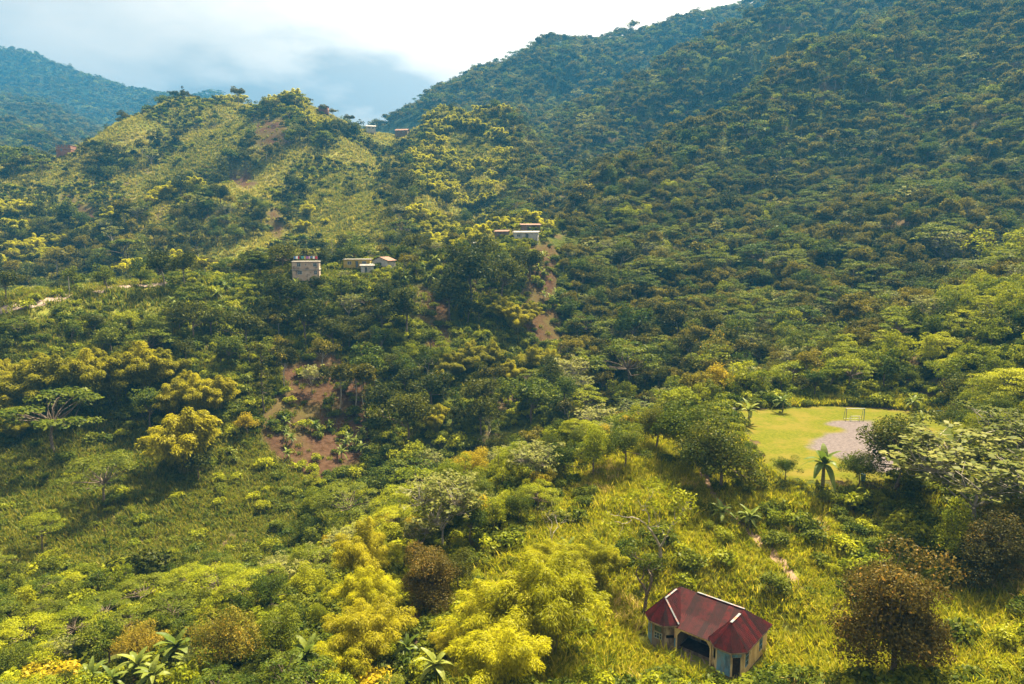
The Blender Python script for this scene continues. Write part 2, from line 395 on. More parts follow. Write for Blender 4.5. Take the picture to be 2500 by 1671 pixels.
def terrain_mat():
    m = bpy.data.materials.new('hillside_ground'); nt, N, L, out = nodes(m)
    tc = N.new('ShaderNodeTexCoord'); P = tc.outputs['Object']
    n1 = noise_n(N, L, P, 0.06, 6, 0.6); n2 = noise_n(N, L, P, 0.9, 6, 0.7); n3 = noise_n(N, L, P, 0.013, 5, 0.6)
    under = mixc(N, L, ramp(N, L, n2, 0.3, 0.7), (0.030, 0.042, 0.010), (0.075, 0.085, 0.018))
    under = mixc(N, L, ramp(N, L, n1, 0.5, 0.62), under, (0.085, 0.062, 0.032))
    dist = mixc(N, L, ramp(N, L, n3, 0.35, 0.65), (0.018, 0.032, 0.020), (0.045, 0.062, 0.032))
    sepn = N.new('ShaderNodeSeparateXYZ'); L.new(P, sepn.inputs[0])
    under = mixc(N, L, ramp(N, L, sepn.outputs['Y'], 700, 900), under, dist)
    ag = N.new('ShaderNodeAttribute'); ag.attribute_name = 'grass'
    grass = mixc(N, L, ramp(N, L, n2, 0.3, 0.7), (0.10, 0.13, 0.02), (0.20, 0.20, 0.035))
    grass = mixc(N, L, ramp(N, L, n1, 0.45, 0.65), grass, (0.22, 0.20, 0.05))
    col = mixc(N, L, ag.outputs['Fac'], under, grass)
    asl = N.new('ShaderNodeAttribute'); asl.attribute_name = 'soil'
    soil = mixc(N, L, ramp(N, L, n2, 0.3, 0.7), (0.040, 0.021, 0.012), (0.078, 0.046, 0.029))
    soil = mixc(N, L, ramp(N, L, n1, 0.45, 0.7), soil, (0.07, 0.058, 0.020))
    ms = N.new('ShaderNodeMath'); ms.operation = 'MULTIPLY'; L.new(asl.outputs['Fac'], ms.inputs[0]); L.new(ramp(N, L, n2, 0.1, 0.42), ms.inputs[1])
    col = mixc(N, L, ms.outputs[0], col, soil)
    b = N.new('ShaderNodeBsdfDiffuse'); L.new(col, b.inputs['Color'])
    bp = N.new('ShaderNodeBump'); bp.inputs['Strength'].default_value = 0.8; bp.inputs['Distance'].default_value = 0.4
    L.new(n2, bp.inputs['Height']); L.new(bp.outputs[0], b.inputs['Normal'])
    L.new(b.outputs[0], out.inputs[0]); return m
jj, ii = np.meshgrid(np.arange(NV-1), np.arange(NU-1), indexing='ij')
_q = np.stack([jj*NU+ii, jj*NU+ii+1, (jj+1)*NU+ii+1, (jj+1)*NU+ii], -1).reshape(-1, 4)
hill_me = mesh_from('hillside', np.stack([GX, GY, GZ], -1).reshape(-1, 3), _q, [terrain_mat()], True)
for nm, arr in (('soil', A_soil), ('grass', A_grass)):
    a = hill_me.attributes.new(nm, 'FLOAT', 'POINT'); a.data.foreach_set('value', arr.ravel().astype(np.float32))
tag(obj('hillside', hill_me), kind='structure')

# haze: one closed box of even air round everything
def build_haze():
    m = bpy.data.materials.new('haze_air'); nt, N, L, out = nodes(m)
    v = N.new('ShaderNodeVolumePrincipled'); v.inputs['Color'].default_value = HAZE_COL
    v.inputs['Density'].default_value = HAZE_DENS; v.inputs['Anisotropy'].default_value = 0.1
    L.new(v.outputs[0], out.inputs['Volume'])
    b = MB(); b.box((-3250, -40, float(GZ.min()) - 3), (3250, 2700, float(max(GZ.max(), 20)) + 25))
    tag(b.build('haze', m), kind='stuff')
HAZE_DENS = 0.00033; HAZE_COL = (0.035, 0.20, 0.44, 1)
build_haze()

# ------------------------------------------------------------------ plants: leaf clouds and limbs
def unit(v): return v / (np.linalg.norm(v, axis=-1, keepdims=True) + 1e-9)
class Plant:
    """leaf quads + limbs gathered for one plant mesh pair"""
    def __init__(s, seed): s.r = np.random.default_rng(seed); s.V = []; s.F = []; s.lv = []; s.nv = 0; s.wood = MB()
    def leaves(s, c, nrm, size, asp=0.5, lv=None, axis=None, fold=0.12):
        n = len(c); r = s.r
        size = np.broadcast_to(np.asarray(size, float), (n,))
        nrm = unit(nrm)
        t = r.normal(size=(n, 3)) if axis is None else axis
        t = unit(t - nrm * np.sum(t * nrm, -1, keepdims=True)); b = np.cross(nrm, t)
        L_ = size[:, None] * 0.5; Wd = L_ * asp
        V = np.stack([c - t*L_, c + b*Wd + nrm*L_*fold, c + t*L_ - nrm*L_*fold, c - b*Wd + nrm*L_*fold], 1).reshape(-1, 3)
        s.V.append(V); s.F.append(np.arange(n*4).reshape(n, 4) + s.nv); s.nv += n*4
        s.lv.append(np.clip(r.uniform(0, 1, n) if lv is None else lv, 0, 1))
    def strips(s, quads_v, lvv):
        """ready-made quads (n,4,3)"""
        n = len(quads_v); s.V.append(quads_v.reshape(-1, 3)); s.F.append(np.arange(n*4).reshape(n, 4) + s.nv); s.nv += n*4
        s.lv.append(np.broadcast_to(np.asarray(lvv, float), (n,)))
    def ball(s, c, rad, n, size, asp=0.5, low=-0.35, base=0.5, up=0.5, flat=1.0, rnd=0.7, thick=0.3):
        r = s.r; d = unit(r.normal(size=(n*2, 3))); d = d[d[:, 2] > low][:n]; k = len(d)
        rr = rad * (1 - thick * r.uniform(0, 1, k) ** 1.5) * (1 + 0.12 * r.normal(size=k))
        p = np.asarray(c) + d * rr[:, None] * np.array([1, 1, flat])
        nn = d * 0.7 + np.array([0, 0, up]) + r.normal(size=(k, 3)) * rnd
        s.leaves(p, nn, size * r.uniform(0.7, 1.3, k), asp, np.clip(base + r.normal(size=k) * 0.2, 0, 1))
    def crown_mesh(s, name, mat):
        V = np.concatenate(s.V); F = np.concatenate(s.F)
        me = mesh_from(name, V, F, [mat]); a = me.attributes.new('lv', 'FLOAT', 'FACE')
        a.data.foreach_set('value', np.concatenate(s.lv).astype(np.float32)); return me
    def limb(s, a, b, r0, r1, n=5, bend=0.15, seg=3):
        a = np.asarray(a, float); b = np.asarray(b, float); L_ = np.linalg.norm(b - a)
        off = s.r.normal(size=3) * L_ * bend * 0.5; pts = []; rad = []
        for k in range(seg + 1):
            t = k / seg; pts.append(tuple(a*(1-t) + b*t + off*math.sin(math.pi*t))); rad.append(r0*(1-t) + r1*t)
        s.wood.tube(pts, rad, n)

LOD = {0: (1.0, 1.0), 1: (0.3, 1.75), 2: (0.085, 3.1)}     # leaf count, leaf size
def tree_broad(seed, lod, H=9.0, Rr=3.8, cz=0.52, vr=0.42, lobes=32, per=270, leaf=0.27, trunk_r=0.17, lobe_r=(0.26, 0.44), up=0.5, flat=0.8, asp=0.55, low=-0.35):
    p = Plant(seed); r = p.r; kn, ks = LOD[lod]
    if lod == 2: lobes = max(7, lobes // 3)
    elif lod == 1: lobes = max(10, int(lobes * 0.7))
    kn = kn * (26 / max(lobes, 1)) * (lobes / 26) 
    cen = np.array([r.normal() * 0.25, r.normal() * 0.25, H * cz]); ph = r.uniform(0, 6.28, 3)
    p.limb((0, 0, -0.6), cen, trunk_r * 1.25, trunk_r * 0.6, 6 if lod < 2 else 4, 0.12, 4 if lod < 2 else 2)
    for i in range(lobes):
        d = unit(r.normal(size=3)); d[2] = abs(d[2]) * (0.75-low) + low; d = unit(d)
        rr = r.uniform(0.45, 0.85) if i > 2 else 0.2
        az = math.atan2(d[1], d[0]); irr = 1 + 0.22*math.sin(2*az+ph[0]) + 0.16*math.sin(3*az+ph[1]) + 0.12*math.sin(5*az+3*d[2]+ph[2])
        c = cen + d * rr * np.array([Rr, Rr, H * vr]) * r.uniform(0.8, 1.15) * irr
        lr = Rr * r.uniform(*lobe_r) * (1.25 if lod == 2 else 1.0)
        p.ball(c, lr, int(per * kn * 26 / lobes * r.uniform(0.7, 1.2)) if lod else int(per * r.uniform(0.7, 1.2)), leaf * ks, asp, -0.5, r.uniform(0.15, 0.7), up, flat)
        if lod < 2 or i < 3: p.limb(cen * np.array([1, 1, r.uniform(0.6, 0.95)]), c, trunk_r * 0.5, 0.025, 4, 0.2, 2)
    return p
def tree_forest(seed, lod, **k):
    a = dict(H=10.5, Rr=3.4, cz=0.62, vr=0.30, lobes=20, per=220, leaf=0.31, trunk_r=0.13, lobe_r=(0.30, 0.5)); a.update(k)
    return tree_broad(seed, lod, **a)
def tree_umbrella(seed, lod, H=8.0, Rr=5.0, leaf=0.28, n=26, per=250):
    """spreading layered crown: flat sprays on long limbs"""
    p = Plant(seed); r = p.r; kn, ks = LOD[lod]
    fork = np.array([r.normal()*0.2, r.normal()*0.2, H*0.45]); p.limb((0,0,-0.6), fork, 0.2, 0.13, 6, 0.1, 3)
    if lod == 2: n = 9
    for i in range(n):
        a = r.uniform(0, 6.28); q = math.sqrt(r.uniform(0.03, 1)); z = H * (0.95 - 0.38*q*q) * r.uniform(0.86, 1.06)
        c = np.array([math.cos(a)*q*Rr, math.sin(a)*q*Rr, z]); p.limb(fork, c, 0.09, 0.02, 4, 0.2, 3)
        p.ball(c, Rr*r.uniform(0.2, 0.34)*(1.3 if lod == 2 else 1), int(per*kn*(24/n)), leaf*ks, 0.5, -0.2, r.uniform(0.2, 0.75), 1.1, 0.32, 0.5, 0.6)
    return p
def bamboo(seed, lod, H=10.0, Rr=4.5, culms=32, per=900):
    """clump of arching culms, each ending in a drooping feathery plume"""
    p = Plant(seed); r = p.r; kn, ks = LOD[lod]
    if lod == 1: culms = int(culms*0.85); kn, ks = 0.55, 1.3
    if lod == 2: culms = 12
    for i in range(culms):
        a = r.uniform(0, 6.28); q = math.sqrt(r.uniform(0.02, 1)); hh = H * r.uniform(0.72, 1.0) * (1 - 0.28*q)
        out = np.array([math.cos(a), math.sin(a), 0]); b0 = out * q * 0.9
        pts = []; K = 8
        for k in range(K+1):
            t = k/K; reach = Rr*q*(0.10*t + 0.90*t**2.6); z = hh*(t*1.12 - 0.30*t**4*(0.4+q))
            pts.append(b0 + out*reach + np.array([0, 0, z]))
        if lod < 2 or i < 3: p.wood.tube([tuple(x) for x in ([b0-np.array([0,0,0.5])]+pts)], [0.05]+[0.05*(1-0.85*k/K) for k in range(K+1)], 4 if lod else 5)
        n = int(per * kn * 30/culms * r.uniform(0.7, 1.3)); pts = np.array(pts)
        t = 0.30 + 0.70 * r.uniform(0, 1, n) ** 0.55; f = t*K; j = np.minimum(f.astype(int), K-1); f = (f-j)[:, None]
        c = pts[j]*(1-f) + pts[j+1]*f
        wid = H * 0.12 * (0.35 + 0.75*np.sin(np.clip((t-0.22)/0.78, 0, 1)*math.pi)**0.7)
        d = unit(r.normal(size=(n, 3))); rad = wid * r.uniform(0.15, 1, n)**0.55
        c = c + d*rad[:, None]*np.array([1, 1, 0.8]) - np.array([0, 0, 1])*(rad*0.25)[:, None]
        ax = d*0.8 + out*0.5 + np.array([0, 0, -0.75]) + r.normal(size=(n, 3))*0.35
        nn = np.array([0, 0, 1.0]) + d*0.7 + r.normal(size=(n, 3))*0.5
        p.leaves(c, nn, 0.31*ks*r.uniform(0.7, 1.3, n), 0.22 if lod == 0 else 0.34, np.clip(r.uniform(0.2, 0.8)+r.normal(size=n)*0.17, 0, 1), ax)
    return p
def arch_leaf(p, base, az, L_, wid, rise, droop, lv, seg=6, cup=0.18):
    """one long arching blade with a folded midrib, two quads per step"""
    o = np.array([math.cos(az), math.sin(az), 0]); s_ = np.array([-math.sin(az), math.cos(az), 0]); Q = []
    mid = [np.asarray(base, float) + o*L_*(t*math.cos(rise*(1-t*0.4)) ) + np.array([0,0,1])*(L_*(math.sin(rise)*t - droop*t*t)) for t in np.linspace(0, 1, seg+1)]
    ww = [wid*(0.12 + 1.25*math.sin(math.pi*min(0.97, 0.10+0.87*t))**0.75)*0.5 for t in np.linspace(0, 1, seg+1)]
    for k in range(seg):
        for sg in (-1, 1):
            e0 = mid[k]+s_*sg*ww[k]+np.array([0,0,cup*ww[k]]); e1 = mid[k+1]+s_*sg*ww[k+1]+np.array([0,0,cup*ww[k+1]])
            Q.append([mid[k], mid[k+1], e1, e0] if sg < 0 else [mid[k], e0, e1, mid[k+1]])
    p.strips(np.array(Q), lv)
def banana(seed, lod, H=3.2, n=13):
    p = Plant(seed); r = p.r; top = np.array([r.normal()*0.1, r.normal()*0.1, H*0.52])
    p.limb((0,0,-0.4), top, 0.14, 0.09, 6, 0.06, 3)
    for i in range(n):
        t = i/(n-1); rise = R(82 - 62*t) + r.normal()*0.08; az = i*2.4 + r.normal()*0.25
        arch_leaf(p, top + np.array([0, 0, -H*0.06*t]), az, H*r.uniform(0.36, 0.60), H*0.105*r.uniform(0.8, 1.15), rise, 0.25+0.75*t*r.uniform(0.6, 1.2), np.clip(r.uniform(0.15, 0.75), 0, 1), 6 if lod == 0 else 4)
    return p
def cecropia(seed, lod, H=8.5, Rr=4.2, n=210):
    """open candelabra of pale limbs with rosettes of big lobed leaves"""
    p = Plant(seed); r = p.r; kn, ks = LOD[lod]; fork = np.array([0, 0, H*0.26])
    p.limb((0,0,-0.6), fork, 0.13, 0.09, 6, 0.05, 3)
    if lod == 1: n = 110
    if lod == 2: n = 36
    mains = []
    for i in range(7):
        a = i*0.9 + r.normal()*0.2; c = fork + np.array([math.cos(a)*Rr*0.5, math.sin(a)*Rr*0.5, H*r.uniform(0.18, 0.36)]); mains.append(c); p.limb(fork, c, 0.065, 0.04, 5, 0.3, 4)
    for i in range(n):
        m_ = mains[i % 7]; a = r.uniform(0, 6.28); q = r.uniform(0.3, 1)
        c = m_ + np.array([math.cos(a)*Rr*0.5*q, math.sin(a)*Rr*0.5*q, H*r.uniform(-0.02, 0.30)])
        if lod < 2: p.limb(m_, c, 0.03, 0.014, 4, 0.35, 3)
        k = 13 if lod == 0 else (7 if lod == 1 else 5); az = r.uniform(0, 6.28, k); tl = r.uniform(-0.3, 0.45, k)
        ax = np.stack([np.cos(az), np.sin(az), tl], -1); cc = c + ax*r.uniform(0.18, 0.5, k)[:, None]*(1 if lod == 0 else 1.3)
        p.leaves(cc, np.array([0, 0, 1.0]) + r.normal(size=(k, 3))*0.35, 0.42*(ks**0.6)*r.uniform(0.7, 1.2, k), 0.62, np.clip(r.uniform(0.2, 0.8)+r.normal(size=k)*0.2, 0, 1), ax)
    return p
def branchy(p, a, d, L_, rad, depth, tips):
    b = a + d*L_; p.limb(a, b, rad, rad*0.6, 5 if depth > 1 else 4, 0.22, 3)
    if depth == 0: tips.append(b); return
    for k in range(int(p.r.integers(2, 4))):
        nd = unit(d + p.r.normal(size=3)*0.62 + np.array([0, 0, 0.18])); branchy(p, b, nd, L_*p.r.uniform(0.6, 0.85), rad*0.58, depth-1, tips)
def tree_bare(seed, H=8.0, per=0, leaf=0.26, depth=5, rad=0.14):
    p = Plant(seed); tips = []
    branchy(p, np.array([0, 0, -0.5]), unit(np.array([p.r.normal()*0.08, p.r.normal()*0.08, 1])), H*0.30, rad, depth, tips)
    sel = tips if per else tips[:0]
    for t in sel:
        if p.r.uniform() < 0.75: p.ball(t, H*0.075, per, leaf, 0.5, -0.8, p.r.uniform(0.2, 0.7), 0.5, 0.8, 0.8, 0.8)
    return p
def pine(seed, lod, H=15.0, Rr=3.4):
    p = Plant(seed); r = p.r; p.limb((0,0,-0.6), (0,0,H*0.97), 0.24, 0.04, 6, 0.02, 4)
    for i in range(46):
        t = r.uniform(0.26, 1.0); a = r.uniform(0, 6.28); rr = Rr*(1-t)**0.6*r.uniform(0.55, 1.05) + 0.25
        c = np.array([math.cos(a)*rr, math.sin(a)*rr, H*t - rr*0.12]); p.limb((0,0,H*t), c, 0.05, 0.015, 4, 0.1, 2)
        p.ball(c*np.array([0.75,0.75,1]), 0.85*(1.15-0.5*t), 60 if lod < 2 else 22, 0.5 if lod < 2 else 0.85, 0.35, -0.4, r.uniform(0.2, 0.7), 0.6, 0.5, 0.6, 0.7)
    return p
def shrub(seed, lod, H=1.8, Rr=1.5, leaf=0.26, per=120, lobes=9):
    p = Plant(seed); r = p.r; kn, ks = LOD[lod]
    for i in range(lobes if lod < 2 else 5):
        a = r.uniform(0, 6.28); q = math.sqrt(r.uniform(0, 1))*0.7; c = np.array([math.cos(a)*q*Rr, math.sin(a)*q*Rr, H*r.uniform(0.3, 0.65)])
        p.ball(c, Rr*r.uniform(0.32, 0.5), max(14, int(per*kn*(1 if lod < 2 else 1.8))), leaf*ks**0.9, 0.5, -0.4, r.uniform(0.2, 0.7), 0.6, 0.85)
        p.limb((0,0,-0.3), c, 0.04, 0.015, 4, 0.2, 2)
    return p
def tussock(seed, n=26, H=1.5, spread=0.5, wid=0.055, seg=3):
    """tall grass: a fan of bending blades"""
    p = Plant(seed); r = p.r
    for i in range(n):
        az = r.uniform(0, 6.28); b = np.array([r.normal()*spread*0.5, r.normal()*spread*0.5, -0.1]); L_ = H*r.uniform(0.6, 1.15)
        o = np.array([math.cos(az), math.sin(az), 0]); s_ = np.array([-math.sin(az), math.cos(az), 0]); lean = r.uniform(0.1, 0.6); dr = r.uniform(0.15, 0.55)
        Q = []; pt = lambda t: b + o*L_*(lean*t+0.35*dr*t*t) + np.array([0,0,1])*L_*(t - dr*t**3*0.75)
        for k in range(seg):
            t0, t1 = k/seg, (k+1)/seg; w0 = wid*(1-t0**2)+0.004; w1 = wid*(1-t1**2)+0.004
            Q.append([pt(t0)-s_*w0, pt(t0)+s_*w0, pt(t1)+s_*w1, pt(t1)-s_*w1])
        p.strips(np.array(Q), np.clip(r.uniform(0, 1), 0, 1))
    return p

# ------------------------------------------------------------------ plant materials
M = {}
M['forest']  = leaf_mat('forest_leaf', (0.040, 0.043, 0.004), (0.175, 0.150, 0.010), (0.27, 0.21, 0.02), spread=1.3)
M['dark']    = leaf_mat('dark_leaf', (0.026, 0.037, 0.004), (0.085, 0.088, 0.007))
M['mid']     = leaf_mat('green_leaf', (0.046, 0.074, 0.006), (0.138, 0.155, 0.010))
M['bright']  = leaf_mat('bright_leaf', (0.105, 0.138, 0.005), (0.30, 0.305, 0.009))
M['yellow']  = leaf_mat('yellow_leaf', (0.20, 0.17, 0.008), (0.42, 0.32, 0.012), (0.48, 0.30, 0.012))
M['pale']    = leaf_mat('pale_leaf', (0.080, 0.100, 0.016), (0.23, 0.225, 0.055))
M['mango']   = leaf_mat('mango_leaf', (0.040, 0.060, 0.006), (0.125, 0.125, 0.012), (0.20, 0.165, 0.018))
M['orange']  = leaf_mat('orange_tip_leaf', (0.12, 0.12, 0.014), (0.34, 0.24, 0.02), (0.45, 0.26, 0.02))
M['brown']   = leaf_mat('brown_leaf', (0.048, 0.046, 0.008), (0.125, 0.092, 0.015), (0.26, 0.145, 0.02))
M['bamboo']  = leaf_mat('bamboo_leaf', (0.205, 0.212, 0.004), (0.47, 0.435, 0.008), trans=0.48)
M['bamboo2'] = leaf_mat('old_bamboo_leaf', (0.15, 0.148, 0.005), (0.35, 0.31, 0.010), trans=0.45)
M['banana']  = leaf_mat('banana_leaf', (0.075, 0.115, 0.012), (0.22, 0.245, 0.04), trans=0.4, gloss=0.6)
M['grass']   = leaf_mat('grass_blade', (0.115, 0.145, 0.003), (0.345, 0.33, 0.007), (0.46, 0.38, 0.03), trans=0.45)
M['grass2']  = leaf_mat('slope_grass_blade', (0.060, 0.090, 0.005), (0.175, 0.185, 0.010), (0.24, 0.20, 0.025), trans=0.4)
M['hillgrass'] = leaf_mat('hill_grass_blade', (0.13, 0.138, 0.010), (0.31, 0.285, 0.028), (0.40, 0.31, 0.06), trans=0.4)
M['straw']   = leaf_mat('straw_blade', (0.30, 0.22, 0.06), (0.55, 0.42, 0.12))
M['bark']    = plain_mat('bark', (0.085, 0.062, 0.042), (0.17, 0.13, 0.095), 6, 0.9, bump=0.4)
M['palebark']= plain_mat('pale_bark', (0.20, 0.17, 0.135), (0.36, 0.32, 0.27), 5, 0.85, bump=0.3)
M['culm']    = plain_mat('bamboo_culm', (0.14, 0.13, 0.03), (0.24, 0.20, 0.05), 4, 0.6)
M['stem']    = plain_mat('banana_stem', (0.10, 0.085, 0.035), (0.19, 0.17, 0.06), 4, 0.7)

SPEC = {   # species: (builder, crown material, wood material, natural height, variants)
 'broad_dark':  (tree_broad, 'dark', 'bark', 9.0, 4, {}),
 'broad_mid':   (tree_broad, 'mid', 'bark', 9.0, 4, {}),
 'broad_bright':(tree_broad, 'bright', 'bark', 9.0, 3, {}),
 'broad_yellow':(tree_broad, 'yellow', 'bark', 9.0, 2, {}),
 'broad_pale':  (cecropia, 'pale', 'palebark', 8.5, 2, {}),
 'mango':       (tree_broad, 'mango', 'bark', 9.0, 2, dict(leaf=0.26, lobes=44, cz=0.47, vr=0.47, Rr=3.7, low=-0.65)),
 'orange':      (tree_broad, 'orange', 'bark', 9.0, 2, dict(leaf=0.27, lobes=42, cz=0.48, vr=0.44, Rr=4.3, low=-0.65)),
 'brown':       (tree_broad, 'brown', 'bark', 9.0, 2, dict(leaf=0.19, lobes=64, cz=0.44, vr=0.50, per=420, Rr=3.2, low=-0.85)),
 'forest':      (tree_forest, 'forest', 'palebark', 10.5, 5, {}),
 'umbrella':    (tree_umbrella, 'mid', 'bark', 8.0, 2, {}),
 'umb_bright':  (tree_umbrella, 'bright', 'bark', 8.0, 2, {}),
 'bamboo':      (bamboo, 'bamboo', 'culm', 10.0, 3, {}),
 'bamboo_old':  (bamboo, 'bamboo2', 'culm', 10.0, 2, {}),
 'banana':      (banana, 'banana', 'stem', 3.2, 3, {}),
 'pine':        (pine, 'dark', 'bark', 15.0, 2, {}),
 'shrub':       (shrub, 'mid', 'bark', 1.8, 3, {}),
 'shrub_bright':(shrub, 'bright', 'bark', 1.8, 3, {}),
 'shrub_dark':  (shrub, 'dark', 'bark', 1.8, 2, {}),
 'shrub_yellow':(shrub, 'yellow', 'bark', 1.8, 2, {}),
}
_mesh = {}
def species(sp, lod, var):
    """(crown mesh, wood mesh) of one variant, built once"""
    key = (sp, lod, var)
    if key not in _mesh:
        fn, lm, wm, H0, nv, kw = SPEC[sp]
        p = fn((sum(map(ord, sp)) * 31 + var * 7 + 3) % 9973, lod, **kw)
        _mesh[key] = (p.crown_mesh(sp + '_crown', M[lm]), p.wood.mesh(sp + '_wood', M[wm]) if p.wood.v else None)
    return _mesh[key]
_joined = {}
def joined(sp, lod, var):
    """an unlinked source object holding crown and wood together, for the uncountable rest"""
    key = (sp, lod, var)
    if key not in _joined:
        fn, lm, wm, H0, nv, kw = SPEC[sp]
        p = fn((sum(map(ord, sp)) * 31 + var * 7 + 3) % 9973, lod, **kw)
        V = np.concatenate(p.V); F = np.concatenate(p.F); nl = len(F)
        wv = np.array([tuple(v) for v in p.wood.v]).reshape(-1, 3); wf = [f for f in p.wood.f if len(f) == 4]
        F2 = np.concatenate([F, np.array(wf, dtype=int).reshape(-1, 4) + len(V)]); V2 = np.concatenate([V, wv])
        me = mesh_from(sp + '_source', V2, F2, [M[lm], M[wm]], False, np.concatenate([np.zeros(nl), np.ones(len(wf))]))
        a = me.attributes.new('lv', 'FLOAT', 'FACE'); a.data.foreach_set('value', np.concatenate(p.lv + [np.zeros(len(wf))]).astype(np.float32))
        _joined[key] = bpy.data.objects.new(sp + '_source', me)
    return _joined[key]
def grass_source(name, mat, seed, **k):
    p = tussock(seed, **k); return bpy.data.objects.new(name, p.crown_mesh(name, M[mat]))

def scatter(name, label, srcs, pos, scl, rot, idx, tilt=0.0, cat=None):
    """ONE object: copies of the sources on points (geometry nodes)"""
    n = len(pos); me = bpy.data.meshes.new(name); me.vertices.add(n); me.vertices.foreach_set('co', np.asarray(pos, np.float32).ravel())
    r = np.random.default_rng(n)
    eu = np.stack([r.normal(size=n)*tilt, r.normal(size=n)*tilt, rot], -1).astype(np.float32)
    for nm, ty, arr in (('sc', 'FLOAT', np.asarray(scl, np.float32)), ('vi', 'INT', np.asarray(idx, np.int32))):
        a = me.attributes.new(nm, ty, 'POINT'); a.data.foreach_set('value', arr)
    a = me.attributes.new('eu', 'FLOAT_VECTOR', 'POINT'); a.data.foreach_set('vector', eu.ravel())
    o = obj(name, me); g = bpy.data.node_groups.new(name + '_scatter', 'GeometryNodeTree')
    g.interface.new_socket('Geometry', in_out='INPUT', socket_type='NodeSocketGeometry')
    g.interface.new_socket('Geometry', in_out='OUTPUT', socket_type='NodeSocketGeometry')
    N = g.nodes; L = g.links; gi = N.new('NodeGroupInput'); go = N.new('NodeGroupOutput')
    ip = N.new('GeometryNodeInstanceOnPoints'); ti = N.new('GeometryNodeGeometryToInstance')
    for s_ in reversed(srcs):
        oi = N.new('GeometryNodeObjectInfo'); oi.inputs['Object'].default_value = s_; oi.inputs['As Instance'].default_value = False
        L.new(oi.outputs['Geometry'], ti.inputs[0])
    def attr(nm, ty):
        a = N.new('GeometryNodeInputNamedAttribute'); a.data_type = ty; a.inputs['Name'].default_value = nm
        return a.outputs['Attribute']
    L.new(gi.outputs[0], ip.inputs['Points']); L.new(ti.outputs[0], ip.inputs['Instance'])
    ip.inputs['Pick Instance'].default_value = True; L.new(attr('vi', 'INT'), ip.inputs['Instance Index'])
    er = N.new('FunctionNodeEulerToRotation'); L.new(attr('eu', 'FLOAT_VECTOR'), er.inputs[0]); L.new(er.outputs[0], ip.inputs['Rotation'])
    L.new(attr('sc', 'FLOAT'), ip.inputs['Scale']); L.new(ip.outputs[0], go.inputs[0])
    md = o.modifiers.new('scatter', 'NODES'); md.node_group = g
    return tag(o, label, cat, kind='stuff')

def jitter_grid(sp, x0, x1, y0, y1, seed, jit=0.42):
    r = np.random.default_rng(seed)
    xs = np.arange(x0, x1, sp); ys = np.arange(y0, y1, sp*0.87)
    X, Y = np.meshgrid(xs, ys); X = X + (np.arange(len(ys)) % 2)[:, None]*sp*0.5
    X = X + r.uniform(-jit, jit, X.shape)*sp; Y = Y + r.uniform(-jit, jit, Y.shape)*sp
    X, Y = X.ravel(), Y.ravel(); k = (np.abs(X/Y) < 0.86) & (Y > 12); return X[k], Y[k]
def hit(px, py, dmin=20.0):
    """the ground point that a pixel looks at"""
    x, y, z = ray(px, py); u = x/y; e = z/y
    fi = (u - gu[0])/(gu[1]-gu[0]); i = int(np.clip(math.floor(fi), 0, NU-2)); a = fi - i
    col = GE[:, i]*(1-a) + GE[:, i+1]*a; Y = np.exp(gv); j = np.where((col >= e) & (Y > dmin))[0]
    if len(j) == 0: j = [NV-2]
    j = j[0]
    if j > 0 and Y[j-1] > dmin and col[j] != col[j-1]:
        t = np.clip((e - col[j-1])/(col[j]-col[j-1]), 0, 1); yy = Y[j-1]*(1-t)+Y[j]*t
    else: yy = Y[j]
    return np.array([u*yy, yy, float(ground(u*yy, yy))])
def hitD(x, y, dmin=20.0): return hit(x*0.4365, y*0.4365, dmin)

